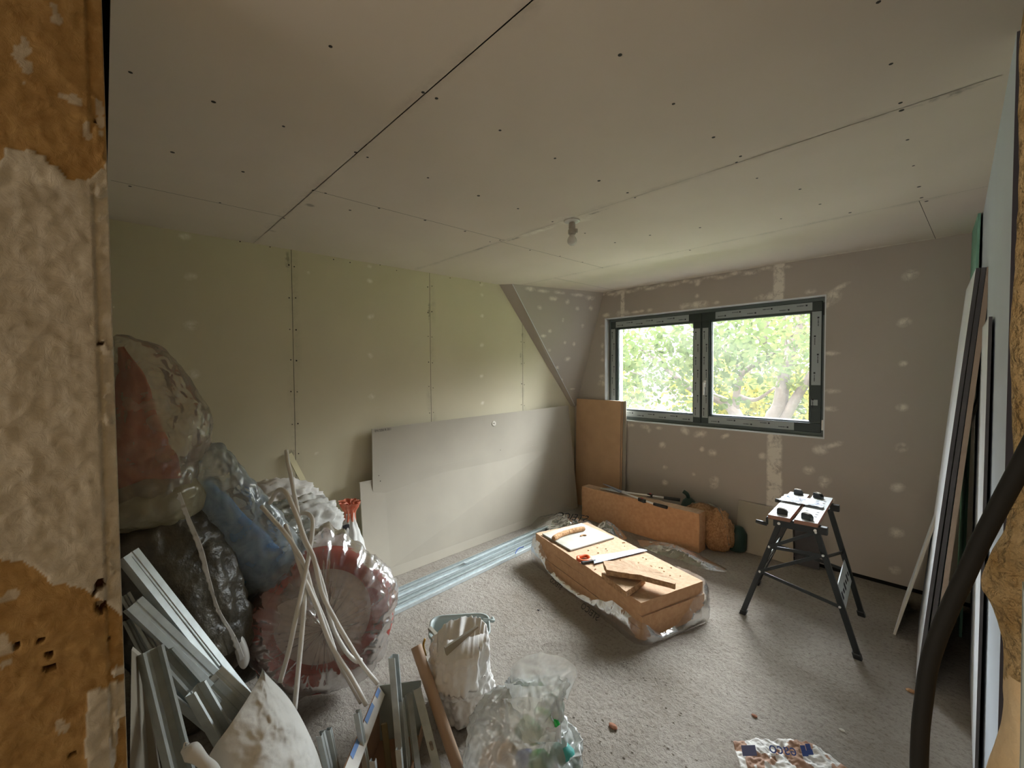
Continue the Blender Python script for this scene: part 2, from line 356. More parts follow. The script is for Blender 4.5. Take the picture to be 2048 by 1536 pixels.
def lathe(bm, c, prof, axis=(0, 0, 1), n=24, mi=0, sx=1, sy=1):
    c = V(c); ax = V(axis).normalized(); u = ax.orthogonal().normalized(); w = ax.cross(u)
    rings = [[bm.verts.new(c+ax*h+r*(sx*math.cos(2*math.pi*k/n)*u+sy*math.sin(2*math.pi*k/n)*w)) for k in range(n)] for r, h in prof]
    for a, b in zip(rings, rings[1:]):
        for k in range(n): bm.faces.new([a[k], a[(k+1) % n], b[(k+1) % n], b[k]]).material_index = mi
    if prof[0][0] > 1e-5: bm.faces.new(rings[0][::-1]).material_index = mi
    if prof[-1][0] > 1e-5: bm.faces.new(rings[-1]).material_index = mi
def ridge(p, s=1.0, seed=0.0):
    v = 0; a = 1; tot = 0
    for _ in range(4):
        v += a*(1-2*abs(noise.noise(p*s+V((seed, seed*1.7, -seed))))); tot += a; a *= .55; s *= 2.1
    return v/tot
def bag(path, radii, side, n=72, sub=14, wr=.02, ws=6, pleat=0, np_=11, seed=0, caps=True, bm=None, mi=0, flat=2.0, stretch=.35):
    """lofted bag: path points, radii (a along side, b across), wrinkled with ridged noise and pleats"""
    bm = bm or bmesh.new()
    P = catmull(path, sub); Rr = catmull([V((a, b_, 0)) for a, b_ in radii], sub); m_ = len(P); side = V(side).normalized(); rings = []
    for i, p in enumerate(P):
        d = (P[min(i+1, m_-1)]-P[max(i-1, 0)]).normalized()
        u = (side-d*side.dot(d)).normalized(); w = d.cross(u)
        ra, rb = max(.0015, Rr[i].x), max(.0015, Rr[i].y); ring = []
        for k in range(n):
            a = 2*math.pi*k/n; ca, sa = math.cos(a), math.sin(a)
            ex = 2/flat
            ca2 = math.copysign(abs(ca)**ex, ca); sa2 = math.copysign(abs(sa)**ex, sa)
            q = p+ra*ca2*u+rb*sa2*w
            sm = min(1, min(ra, rb)/.06)
            f = wr*sm*ridge(V((q.x, q.y, q.z*stretch)), ws, seed)+pleat*sm*math.sin(np_*a+2*noise.noise(q*3+V((seed, 0, 0))))
            f += wr*.45*sm*(abs(noise.noise(V((q.x*1.0, q.y, q.z*.6))*ws*2.6+V((seed, 3, 1))))*2-.5)
            q = q+(ca*u+sa*w)*f
            q.y = max(q.y, .020+.004*ca); q.x = max(q.x, .012); q.z = max(q.z, .004)
            ring.append(bm.verts.new(q))
        rings.append(ring)
    for a, b_ in zip(rings, rings[1:]):
        for k in range(n): bm.faces.new([a[k], a[(k+1) % n], b_[(k+1) % n], b_[k]]).material_index = mi
    if caps:
        bm.faces.new(rings[0][::-1]).material_index = mi; bm.faces.new(rings[-1]).material_index = mi
    return bm
def sheet(fn, nu, nv, bm=None, mi=0):
    bm = bm or bmesh.new()
    vs = [[bm.verts.new(fn(i/nu, j/nv)) for j in range(nv+1)] for i in range(nu+1)]
    for i in range(nu):
        for j in range(nv): bm.faces.new([vs[i][j], vs[i+1][j], vs[i+1][j+1], vs[i][j+1]]).material_index = mi
    return bm
def lump(c, r, seed=0, sub=4, rough=.25, sc=3.0, squash=(1, 1, 1), bm=None, mi=0):
    bm = bm or bmesh.new(); c = V(c)
    ret = bmesh.ops.create_icosphere(bm, subdivisions=sub, radius=1)
    for v in ret['verts']:
        d = v.co.copy(); f = 1+rough*ridge(d, sc*.5, seed)
        v.co = c+V((d.x*r*f*squash[0], d.y*r*f*squash[1], d.z*r*f*squash[2]))
        if v.co.x < .02 and c.x > .02: v.co.x = .02
    return bm
def text(s, size, origin, ux, uy, mats, parent, name='printed_text', depth=0):
    cu = bpy.data.curves.new('t', 'FONT'); cu.body = s; cu.size = size; cu.align_x = 'CENTER'; cu.align_y = 'CENTER'
    ob = bpy.data.objects.new('t', cu); COL.objects.link(ob)
    dg = bpy.context.evaluated_depsgraph_get(); me = bpy.data.meshes.new_from_object(ob.evaluated_get(dg))
    bpy.data.objects.remove(ob); bpy.data.curves.remove(cu)
    bm = bmesh.new(); bm.from_mesh(me); bpy.data.meshes.remove(me)
    bmesh.ops.subdivide_edges(bm, edges=[e for e in bm.edges if e.calc_length() > size*.15], cuts=1)
    o_, ux, uy = V(origin), V(ux).normalized(), V(uy).normalized(); nrm = ux.cross(uy)
    for v in bm.verts: v.co = o_+ux*v.co.x+uy*v.co.y
    return obj(name, bm, mats, parent)
SPL = {}
def splats(items, kind, parent, name=None, n=None):
    """smears of filler, scuffs and bare paper, kept for the skin() of their wall: (centre, u half vector, v half vector)"""
    SPL.setdefault(parent.name, []).extend((kind, c, u, v) for c, u, v in items)
def skin(parent, fn, nu, nv, base, name='plasterboard_skin', keep=None):
    """the visible face of a wall as a fine grid whose vertices carry where filler, scuffs and bare paper lie"""
    import numpy as np
    P = np.array([fn(i/nu, j/nv) for i in range(nu+1) for j in range(nv+1)], float)
    A = {k: np.zeros(len(P)) for k in ('fill', 'scuff', 'paper')}
    K = {'filler': ('fill', 1.15), 'fillsolid': ('fill', 1.6), 'graphite': ('scuff', 1), 'recess': ('paper', 1)}
    for kind, c, u, v in SPL.get(parent.name, []):
        c, u, v = (np.array(tuple(q), float) for q in (c, u, v)); d = P-c
        a = d@u/(u@u); b = d@v/(v@v); r = np.sqrt(a*a+b*b)
        f = np.clip(1.25-r, 0, 1) if kind != 'fillsolid' else np.clip(1.6-1.6*np.abs(a)**2, 0, 1)*np.clip(1.5-np.abs(b), 0, 1)
        k, w = K[kind]; A[k] = np.maximum(A[k], f*w)
    idx = [(i*(nv+1)+j, (i+1)*(nv+1)+j, (i+1)*(nv+1)+j+1, i*(nv+1)+j+1) for i in range(nu) for j in range(nv)]
    if keep: idx = [q for q in idx if keep(P[list(q)].mean(axis=0))]
    org = wloc(parent); me = bpy.data.meshes.new(name); me.from_pydata([tuple(p-np.array(org)) for p in P], [], idx); me.update()
    for k in A:
        at_ = me.attributes.new(k, 'FLOAT', 'POINT'); at_.data.foreach_set('value', A[k].astype('f'))
    me.materials.append(base); o = bpy.data.objects.new(name, me); COL.objects.link(o); o.parent = parent; return o
def skinmat(name, col, rough=.9, fillc=(.90, .85, .75), amt=.8):
    M_ = mat(name, col, rough, var=.03, vs=2, bump=.05, bs=300); t = M_.node_tree; b = t.nodes['Principled BSDF']
    src = b.inputs['Base Color'].links[0].from_socket
    g = t.nodes.new('ShaderNodeNewGeometry')
    def layer(src, attr, c, sc, lo, hi, amt):
        a = t.nodes.new('ShaderNodeAttribute'); a.attribute_name = attr
        n = t.nodes.new('ShaderNodeTexNoise'); n.inputs['Scale'].default_value = sc; n.inputs['Detail'].default_value = 6; n.inputs['Roughness'].default_value = .7; n.inputs['Distortion'].default_value = .5
        t.links.new(g.outputs['Position'], n.inputs['Vector'])
        nr = t.nodes.new('ShaderNodeMapRange'); nr.inputs[1].default_value = .32; nr.inputs[2].default_value = .66
        mu = t.nodes.new('ShaderNodeMath'); mu.operation = 'MULTIPLY'
        mr = t.nodes.new('ShaderNodeMapRange'); mr.inputs[1].default_value = lo; mr.inputs[2].default_value = hi; mr.inputs[4].default_value = amt
        t.links.new(n.outputs['Fac'], nr.inputs[0]); t.links.new(nr.outputs[0], mu.inputs[0]); t.links.new(a.outputs['Fac'], mu.inputs[1]); t.links.new(mu.outputs[0], mr.inputs[0])
        mx = t.nodes.new('ShaderNodeMix'); mx.data_type = 'RGBA'; mx.inputs[7].default_value = (*c, 1)
        t.links.new(mr.outputs[0], mx.inputs[0]); t.links.new(src, mx.inputs[6]); return mx.outputs[2]
    src = layer(src, 'paper', tuple(c*.72 for c in col), 14, .05, .8, .5)
    src = layer(src, 'scuff', tuple(c*.35 for c in col), 25, .1, .6, .7)
    src = layer(src, 'fill', fillc, 16, .05, .75, amt)
    t.links.new(src, b.inputs['Base Color']); return M_
def discs(pts, r, n, mats, parent, name):
    bm = bmesh.new(); n = V(n).normalized(); u = n.orthogonal().normalized(); w = n.cross(u)
    for p in pts:
        rr = r*random.uniform(.75, 1.2); c = V(p)+n*.0018
        top = [bm.verts.new(c+rr*(math.cos(a)*u+math.sin(a)*w)) for a in [k*math.pi/4 for k in range(8)]]
        bot = [bm.verts.new(v.co-n*.0015) for v in top]
        bm.faces.new(top)
        for k in range(8): bm.faces.new([top[k], bot[k], bot[(k+1) % 8], top[(k+1) % 8]])
    return obj(name, bm, mats, parent)

# ================================================================== THE SETTING
bm = bmesh.new(); N = 2
box(bm, -.15, 5.0, -3.0, YB+.15, -.12, 0)
floor = struct(obj('floor', bm, 'floor', base=(0, 0, 0)))
# ceiling of plasterboard panels
bm = bmesh.new(); box(bm, -.05, 2.42, .037, YB+.02, ZC, ZC+.02); box(bm, 2.42, 5.0, -3.0, YB+.02, ZC, ZC+.02)
ceil = struct(obj('ceiling', bm, 'ceil', base=(0, 0, ZC)))
bm = bmesh.new(); box(bm, -.15, 5.0, -3.0, YB+.4, ZC+.12, ZC+.3)
struct(obj('ceiling_slab', bm, 'darkvoid', base=(0, 0, ZC+.12))).name = 'ceiling_upper'
YA, YM, YC_ = .8352, 2.1743, 3.4409
bm = bmesh.new(); zc = ZC
for y, x1 in ((YA, 3.70), (YM, 3.72), (YC_, 3.69)):
    box(bm, .0, x1, y-.0022, y+.0022, zc-.0012, zc+.001)
def cs(p, q):          # a thin joint line between two ceiling points
    p, q = V((p[0], p[1], zc)), V((q[0], q[1], zc)); bar(bm, p, q, .0026, .003)
a, b_ = at(1025, 489, z=zc), at(1196, 533, z=zc); cs((a.x, YM), (a.x, YC_))
a = at(560, 432, z=zc); cs((a.x, .05), (a.x, YA)); a = at(760, 415, z=zc); cs((a.x, YA), (a.x, YM))
a = at(1855, 440, z=zc); cs((a.x, YC_), (a.x, YB)); a = at(1130, 560, z=zc); cs((a.x, YC_), (a.x, YB))
obj('panel_joint', bm, 'seam', ceil)
it = []
for y in (YA, YM, YC_):
    x = .15
    while x < 3.5:
        it.append(((x, y+random.uniform(-.012, .012), zc), (random.uniform(.1, .28), 0, 0), (0, .035, 0))); x += random.uniform(.16, .5)
splats(it, 'recess', ceil, 'joint_paper', (0, 0, -1))
it = []
for px, py, w, h in ((1030, 477, .10, .02), (1890, 192, .10, .02), (620, 410, .03, .03), (545, 462, .03, .02), (960, 497, .12, .015), (1190, 425, .1, .012)):
    p = at(px, py, z=zc); it.append((p, (w, 0, 0), (0, h, 0)))
splats(it, 'graphite', ceil, 'scuff_mark', (0, 0, -1))
it = [((1.89, 2.2, zc), (.13, .05, 0), (-.03, .07, 0)), ((1.6, 2.21, zc), (.2, 0, 0), (0, .03, 0))]
for k in range(26):
    x = .2+3.3*k/26; it.append(((x, YB-.02, zc), (.1, 0, 0), (0, random.uniform(.01, .03), 0)))
splats(it, 'filler', ceil, 'filler_patch', (0, 0, -1))
sp = [(261, 144), (427, 203), (567, 252), (661, 92), (846, 184), (873, 196), (1240, 109), (1782, 127), (1757, 3), (1347, 207), (1000, 260), (711, 304), (735, 314), (345, 304), (486, 343), (856, 355), (626, 380), (651, 386), (568, 436), (1110, 316), (1198, 361), (957, 391), (1036, 417), (1427, 274), (1514, 356), (1473, 324), (1481, 312), (1801, 205), (1803, 220), (1815, 279), (1827, 331), (1838, 373), (1600, 378), (1562, 437), (1255, 385), (1270, 395), (758, 416), (850, 440), (930, 462), (1060, 500), (1120, 512), (1165, 524), (1205, 535), (1400, 455), (1640, 408), (1230, 485), (1170, 466), (1105, 443), (1843, 395), (1853, 402), (1700, 425), (1300, 470), (1380, 500), (700, 420), (440, 405), (260, 372), (1000, 480), (980, 483)]
discs([at(x, y, z=zc) for x, y in sp], .0075, (0, 0, -1), 'screw', ceil, 'screw_head')

skin(ceil, lambda a, b_: V((3.78*a, .037+(YB-.037)*b_, ZC-.0012)), 240, 290, skinmat('ceiling plasterboard with marks', (.70, .615, .525)))
# left wall
bm = bmesh.new(); box(bm, -.15, 0, -.02, YB+.3, 0, ZC+.12); wl = struct(obj('wall_left', bm, 'wallL', base=(0, 0, 0)))
bm = bmesh.new(); S1 = 1.0959
for y in (S1, S1+1.25, S1+2.5): box(bm, -.001, .0012, y-.0018, y+.0018, .02, ZC)
obj('panel_joint', bm, 'seam', wl)
it = []
for y in (S1, S1+1.25, S1+2.5):
    z = .2
    while z < 2.65:
        it.append(((0, y+random.uniform(-.02, .03), z), (0, .04, 0), (0, 0, random.uniform(.12, .3)))); z += random.uniform(.2, .5)
splats(it, 'recess', wl, 'joint_paper', (1, 0, 0))
pts = []
for y in (S1, S1+1.25, S1+2.5):
    z = .35
    while z < 2.65:
        for s in (-.022, .022): pts.append((0, y+s+random.uniform(-.004, .004), z+random.uniform(-.01, .01)))
        z += .245
for px, py in ((667, 519), (540, 494), (480, 483), (760, 530), (793, 541), (700, 525), (900, 556), (960, 566)): pts.append(at(px, py, x=0))
discs(pts, .0055, (1, 0, 0), 'screw', wl, 'screw_head')
it = []
for px, py, r in ((370, 473, 1), (382, 553, 1.1), (383, 651, 1.3), (385, 749, 1.3), (394, 850, .9), (739, 533, .7), (740, 562, .8), (742, 633, 1), (740, 711, .9), (743, 793, 1), (963, 570, .7), (964, 590, .7), (964, 632, .8), (964, 690, .9), (963, 752, .8), (965, 806, .8), (633, 907, .5), (617, 545, .4)):
    p = at(px, py, x=0); a = random.uniform(-.6, .6); r *= .036
    it.append((p, (0, r*math.cos(a), r*math.sin(a)), (0, -r*.7*math.sin(a), r*.7*math.cos(a))))
splats(it, 'filler', wl, 'filler_patch', (1, 0, 0))
splats([(at(575, 520, x=0), (0, .02, 0), (0, 0, .09)), (at(858, 625, x=0), (0, .015, 0), (0, 0, .12)), (at(583, 905, x=0), (0, .03, 0), (0, 0, .03)), (at(1041, 712, x=0), (0, .012, 0), (0, 0, .05)), (at(1045, 670, x=0), (0, .02, 0), (0, 0, .03))], 'graphite', wl, 'scuff_mark', (1, 0, 0))

skin(wl, lambda a, b_: V((.0008, .0+YB*a, ZC*b_)), 380, 225, skinmat('cream plasterboard with marks', (.63, .57, .41)))  # cream board, yellowed further to paint in the leaf-filtered daylight

# back wall with the window opening
bm = bmesh.new(); y0, y1 = YB, YB+.34
box(bm, -.15, WX0, y0, y1, .035, ZC+.12); box(bm, WX1, 4.2, y0, y1, .035, ZC+.12)
box(bm, WX0, WX1, y0, y1, .035, WZ0); box(bm, WX0, WX1, y0, y1, WZ1, ZC+.12)
wb = struct(obj('wall_back', bm, 'wallB', base=(0, YB, 0)))
bm = bmesh.new(); box(bm, -.15, 4.2, YB+.012, YB+.3, -.1, .0345); struct(obj('base_gap_shade', bm, 'darkvoid'))  # near-black strip paints the shade in the gap below the wall boards
# white outer reveal seen through the pane and the pale edge of the opening
bm = bmesh.new(); e = .006
box(bm, WX0, WX0+.012, YB+.16, YB+.36, WZ0, WZ1)
box(bm, WX1-.012, WX1, YB+.16, YB+.36, WZ0, WZ1); box(bm, WX0, WX1, YB+.16, YB+.40, WZ0-.01, WZ0+.012)
obj('outer_reveal', bm, 'glassedge', wb)
bm = bmesh.new()
for (a0, a1, b0, b1) in ((WX0-e, WX0+.003, WZ0-e, WZ1+e), (WX1-.003, WX1+e, WZ0-e, WZ1+e), (WX0, WX1, WZ0-e, WZ0+.003), (WX0, WX1, WZ1-.003, WZ1+e)):
    box(bm, a0, a1, YB-.003, YB+.072, b0, b1)
obj('corner_bead', bm, 'boardwhite', wb)
it = []
def B_(px, py): return at(px, py, y=YB)
random.seed(3)
for k in range(60):
    x = .3+3.3*random.random(); z = random.choice((.45, .75, 1.05, 1.3, 2.45, 2.6, .9, .6))+random.uniform(-.03, .03)
    if WX0-.05 < x < WX1+.05 and WZ0-.05 < z < WZ1+.05: continue
    if k > 12: continue
    r = random.uniform(.02, .035); it.append(((x, YB, z), (r, 0, 0), (0, 0, r)))
for px, py in ((1820, 550), (1808, 645), (1806, 727), (1804, 815), (1802, 895), (1795, 975), (1792, 1065), (1790, 1140), (1650, 960), (1325, 890), (1425, 905), (1428, 960), (1330, 935), (1395, 567), (1394, 592), (1428, 970), (1330, 965), (1660, 1000), (1618, 940)):
    r = random.uniform(.028, .05); it.append((B_(px, py), (r, 0, r*.2), (-r*.2, 0, r*.8)))
for k in range(70):          # filler dragged round the opening
    s = random.random()*7
    if s < 2.2: c = (WX0+s, YB, random.choice((WZ0-.05, WZ1+.045)))
    elif s < 3.4: c = (random.choice((WX0-.04, WX1+.05)), YB, WZ0+(s-2.2))
    else: continue
    it.append((c, (random.uniform(.02, .08), 0, 0), (0, 0, random.uniform(.015, .04))))
for px, py in ((1665, 590), (1680, 575), (1655, 610), (1225, 650), (1240, 585), (1215, 580), (1290, 570), (1330, 556), (1640, 900), (1665, 890), (1400, 868), (1370, 862), (1450, 872), (1250, 560)):
    it.append((B_(px, py), (random.uniform(.04, .09), 0, .02), (-.01, 0, random.uniform(.02, .05))))
for k in range(16): it.append(((.45+.13*k, YB, ZC-.02-.02*(k % 2)), (.09, 0, 0), (0, 0, .02)))
splats(it, 'filler', wb, 'filler_patch', (0, -1, 0))
it = []
xj = B_(1558, 540).x
for z in (WZ1+.06, WZ1+.16, WZ1+.26): it.append(((xj, YB, z), (.05, 0, 0), (0, 0, .1)))
xj = B_(1549, 930).x
for k in range(12): it.append(((xj+random.uniform(-.004, .004), YB, .18+.08*k), (.068, 0, 0), (0, 0, .09)))
for k in range(3): it.append(((B_(1245, 600).x, YB, WZ1+.05+.09*k), (.03, 0, 0), (0, 0, .08)))
splats(it, 'fillsolid', wb, 'filler_band', (0, -1, 0))

skin(wb, lambda a, b_: V((3.7*a, YB-.0008, .035+(ZC-.035)*b_)), 300, 220, skinmat('grey plasterboard with marks', (.47, .42, .37)), keep=lambda c: not (WX0 < c[0] < WX1 and WZ0 < c[2] < WZ1))

# right wall, turned a touch, ending before the opening; behind it the block of masonry
bm = bmesh.new(); A0, A1 = V((3.745, 1.93, 0)), V((3.64, YB, 0)); th = V((.027, .001, 0))
prism(bm, [A0, A1, A1+th, A0+th], (0, 0, ZC), 0)
bm.normal_update()
for f in bm.faces:
    if f.calc_center_median().y < 1.935: f.material_index = 1
wr = struct(obj('wall_right', bm, ['wallR', 'wallRedge'], base=(3.75, 1.93, 0)))
bm = bmesh.new(); box(bm, 3.80, 5.0, 1.2, YB+.3, 0, ZC+.12); box(bm, 4.1, 5.0, .3, 1.2, 0, ZC+.12)
struct(obj('wall_right_masonry', bm, 'darkvoid', base=(4, 1.2, 0)))

# corner boxing of the roof slope
bm = bmesh.new()
Ap, C_, D_ = V((.12, 3.33, ZC)), V((.46, YB, ZC)), V((.035, YB, 1.275)); L1, L2 = V((.0, 3.24, ZC)), V((.0, YB-.08, 1.27)); K1 = V((0, YB, ZC)); K2 = V((0, YB, 1.25))
D2 = V((.03, YB-.03, 1.27))
for q in ((Ap, C_, D_, D2), (Ap, D2, L2, L1), (L1, K1, C_, Ap), (L1, L2, K2, K1), (K1, K2, D_, C_), (D2, D_, K2, L2)): face(bm, q)
bmesh.ops.remove_doubles(bm, verts=bm.verts, dist=.0005); bmesh.ops.recalc_face_normals(bm, faces=bm.faces)
tr2 = struct(obj('trim_2', bm, 'wallB', base=(.1, YB-.3, 1.27)))
n = (C_-Ap).cross(D2-Ap).normalized()
if n.x < 0: n = -n
it = []
u_ = (C_-Ap).normalized(); v_ = n.cross(u_)
for px, py, w, h in ((1060, 578, 1.2, .5), (1085, 582, 1.8, .4), (1120, 585, 1.6, .4), (1155, 590, 1.8, .4), (1180, 596, 1.4, .6), (1107, 597, 1.2, .5), (1135, 603, .6, .6), (1155, 617, .6, .5), (1182, 617, .7, .6), (1080, 615, .7, .5), (1126, 640, .3, .5), (1165, 652, .5, .5), (1100, 662, .5, .5), (1148, 688, .5, .5), (1087, 672, .8, .4), (1135, 718, .9, .6), (1099, 700, .5, .4), (1115, 735, .6, .4), (1120, 760, .8, .5), (1145, 778, 1.0, .2), (1130, 685, .4, .4)):
    o_, d_ = CAM, at(px, py, y=YB)-CAM; s = (Ap-o_).dot(n)/d_.dot(n)
    it.append((o_+d_*s, u_*.055*w, v_*.055*h))
splats(it, 'filler', tr2, 'filler_patch', n)
skin(tr2, lambda a, b_: (Ap*(1-a)+C_*a)*(1-b_)+(D2*(1-a)+D_*a)*b_+n*.001, 90, 120, skinmat('grey plasterboard of the roof slope', (.49, .44, .385)))
bm = bmesh.new(); bar(bm, Ap+n*.002, D2+n*.002, .007, .004, up=n); obj('corner_bead', bm, 'boardwhite', tr2)

# near wall: the broken end beside the camera, plastered, with the old ochre paint
JX = 2.4
bm = bmesh.new(); box(bm, -.15, JX-.02, -.42, .012, 0, ZC+.12)
wf = struct(obj('wall_front', bm, 'wallB', base=(1, 0, 0)))
def z_of(py, yy): return at(100, py, x=JX).z
zt, zb = at(100, 335, x=JX).z, at(100, 1175, x=JX).z
bm = bmesh.new(); lo = bm.verts.layers.float.new('ochre'); lh = bm.verts.layers.float.new('hole')
ys = [-.40+.02*k for k in range(10)]+[-.21+.0035*k for k in range(66)]; ys = [y for y in ys if y < .0165]+[.0165]
zs = [.0+.05*k for k in range(9)]+[.45+.0055*k for k in range(406)]
def px_of(y): return (y+.14)/.157       # 0 at the left of the visible strip, 1 at its edge
holes = [(198, 1170, .009, .012), (203, 1212, .010, .014), (188, 1185, .004, .004), (35, 1290, .006, .004), (82, 1280, .005, .003), (100, 1308, .005, .004), (100, 1335, .009, .006), (218, 1282, .004, .003), (143, 1508, .005, .004), (190, 238, .003, .003), (202, 688, .004, .004)]
hp = [(at(a, b_, x=JX), w, h_) for a, b_, w, h_ in holes]
smears = [(at(a, b_, x=JX), w, h_) for a, b_, w, h_ in ((45, 115, .010, .035), (145, 200, .016, .012), (175, 265, .006, .018), (200, 230, .006, .03), (20, 1190, .012, .018), (125, 1450, .010, .014), (10, 1300, .01, .03), (112, 30, .007, .02))]
grid = []
for z in zs:
    row = []
    for y in ys:
        s = px_of(y); q = V((0, y, z))
        nn = noise.noise(q*14)*.035+noise.noise(q*50)*.012
        top = zt+.03*(s-.5)+nn+(.03*math.sin(s*7)); bot = zb+.13*(.45-s)*1.15+nn
        if s > .6: bot -= .05*(s-.6)
        oc = 0
        if z > top: oc = 1
        if z < bot: oc = 1
        zw = at(200, 1360, x=JX).z
        if z < zw+.05*(s-.7)+nn and s > .60+.10*noise.noise(V((3, y*2, z*7))) and not (z < zw-.10 and s > .93-(zw-.10-z)*.6): oc = 0
        for c, w, h_ in smears:
            if ((y-c.y)/w)**2+((z-c.z)/h_)**2 < 1+2.2*noise.noise(q*60) and oc: oc = .25
        dx = .0
        dx += .008*ridge(V((q.x, q.y, q.z*.6)), 7, 2)+.005*ridge(q, 17, 7)+.0015*noise.noise(q*45)
        dx += 0 if oc else .0055
        if s > .84: dx += .0045*noise.noise(q*55)-.005*(ridge(q, 16, 5) > .3)-.002*(s < .87)
        hole = 0
        for c, w, h_ in hp:
            dd = ((y-c.y)/w)**2+((z-c.z)/h_)**2+.8*noise.noise(q*90)
            if dd < 1: hole = 1; dx -= .022
        vt = bm.verts.new((JX+dx-.006, y, z)); vt[lo] = oc; vt[lh] = hole; row.append(vt)
    grid.append(row)
for a, b_ in zip(grid, grid[1:]):
    for k in range(len(ys)-1): bm.faces.new([a[k], a[k+1], b_[k+1], b_[k]])
# turn the edge round the corner
back = [bm.verts.new((JX-.03, .0175, r[-1].co.z)) for r in grid]
for v in back: v[lo] = 0
for i in range(len(grid)-1): bm.faces.new([grid[i][-1], back[i], back[i+1], grid[i+1][-1]])
obj('plaster_skin', bm, 'plaster', wf, smooth=True)

# right side of the opening: masonry return under ochre foam
prof = [(2046, -60), (2046, 20), (2036, 100), (2035, 250), (2034, 400), (2026, 540), (2018, 673), (2020, 800), (2024, 920), (2017, 1000), (2006, 1057), (1985, 1092), (1964, 1140), (1960, 1172), (1974, 1195), (1990, 1231), (2002, 1275), (2004, 1300), (2002, 1360), (2002, 1418), (1990, 1470), (1975, 1510), (1958, 1570), (1940, 1680), (1945, 1900)]
FY = .78; fp = [at(a, b_, y=FY) for a, b_ in prof]
fp = catmull(fp, 7); bm = bmesh.new(); rows = []
for p in fp:
    row = []
    bul = .035 if p.z > .6 else .05
    for k in range(25):
        a = k/24; ang = a*math.pi*.5
        q = V((p.x+.22*(1-math.cos(ang*1.0)), FY-.05*math.sin(ang)*1.0-.0*a, p.z))
        amp = .014 if p.z > 1.24 else .004
        q = q+V((.35, -1, 0)).normalized()*amp*(ridge(q, 9, 4)+.7*ridge(q, 26, 2)+.4*noise.noise(q*60))*min(1, a*4+.25)
        row.append(bm.verts.new(q))
    rows.append(row)
for a, b_ in zip(rows, rows[1:]):
    for k in range(24):
        f = bm.faces.new([a[k], a[k+1], b_[k+1], b_[k]]); f.material_index = 1 if a[k].co.z < 1.375+.02*noise.noise(a[k].co*20) else 0
edge = [bm.verts.new(r[0].co+V((.08, .30, 0))) for r in rows]
for i in range(len(rows)-1): bm.faces.new([rows[i][0], rows[i+1][0], edge[i+1], edge[i]]).material_index = 1 if rows[i][0].co.z < 1.375 else 0
rt = struct(obj('trim_3', bm, ['foam', 'foamsmooth'], base=(3.8, FY, 0), smooth=True)); rt['label'] = 'ochre expanding foam on the right edge of the opening'
bm = bmesh.new(); box(bm, 3.87, 4.1, FY+.08, 1.2, 0, ZC+.12); box(bm, 3.97, 5.0, -3.0, FY+.02, 0, ZC+.12)
struct(obj('wall_opening_right', bm, 'foamsmooth', base=(4, 0, 0)))
bm = bmesh.new(); a, b_ = at(2047, 1180, y=.5), at(2042, 1536, y=.5)
prism(bm, [(a.x, .5, a.z), (a.x+.03, .5, a.z), (a.x+.03, .5, -.0), (b_.x-.004, .5, 0), (b_.x, .5, b_.z)], (0, .02, 0))
struct(obj('trim_4', bm, 'grey bucket'))
# hallway behind the camera
bm = bmesh.new(); box(bm, 1.1, 1.2, -3.0, -.42, 0, ZC+.12); struct(obj('wall_hall_left', bm, 'plasterhall' if 'plasterhall' in M else 'board', base=(1.1, -1, 0)))
bm = bmesh.new(); box(bm, 1.2, 5.0, -3.1, -3.0, 0, ZC+.12); struct(obj('wall_hall_back', bm, 'board', base=(3, -3, 0)))
bm = bmesh.new(); box(bm, 1.1, 2.42, -3.0, -.42, ZC, ZC+.02); struct(obj('ceiling_hall', bm, 'ceil'))

# window
win = sempty('window_1', ((WX0+WX1)/2, YB+.07, WZ0))
XM = at(1402, 745, y=YB+.075).x
fy0, fy1 = YB+.085, YB+.16
def frame_rect(bm, x0, x1, z0, z1, w, ya, yb_):
    box(bm, x0, x1, ya, yb_, z0, z0+w); box(bm, x0, x1, ya, yb_, z1-w, z1); box(bm, x0, x0+w, ya, yb_, z0+w, z1-w); box(bm, x1-w, x1, ya, yb_, z0+w, z1-w)
bm = bmesh.new(); frame_rect(bm, WX0+.002, WX1-.002, WZ0+.002, WZ1-.002, .052, fy0, fy1); box(bm, XM-.03, XM+.03, fy0+.012, fy1, WZ0+.05, WZ1-.05)
fr_ = obj('window_frame', bm, 'greyframe', win, bevel=.004)
def sash(x0, x1, z0, z1, lab):
    w = .083; ya, yb_ = YB+.066, YB+.145
    bm = bmesh.new(); frame_rect(bm, x0, x1, z0, z1, w, ya, yb_); frame_rect(bm, x0+w-.001, x1-w+.001, z0+w-.001, z1-w+.001, .014, ya+.014, yb_-.01)
    s = obj('window_sash', bm, 'darkframe', win, bevel=.005, label=lab)
    bm = bmesh.new(); gy = YB+.105; box(bm, x0+w, x1-w, gy, gy+.002, z0+w, z1-w)
    obj('pane', bm, 'pane', s)
    bm = bmesh.new(); frame_rect(bm, x0+w+.012, x1-w-.012, z0+w+.012, z1-w-.012, .006, gy-.004, gy+.012); obj('glazing_spacer', bm, 'tape', s)
    return s, w, ya
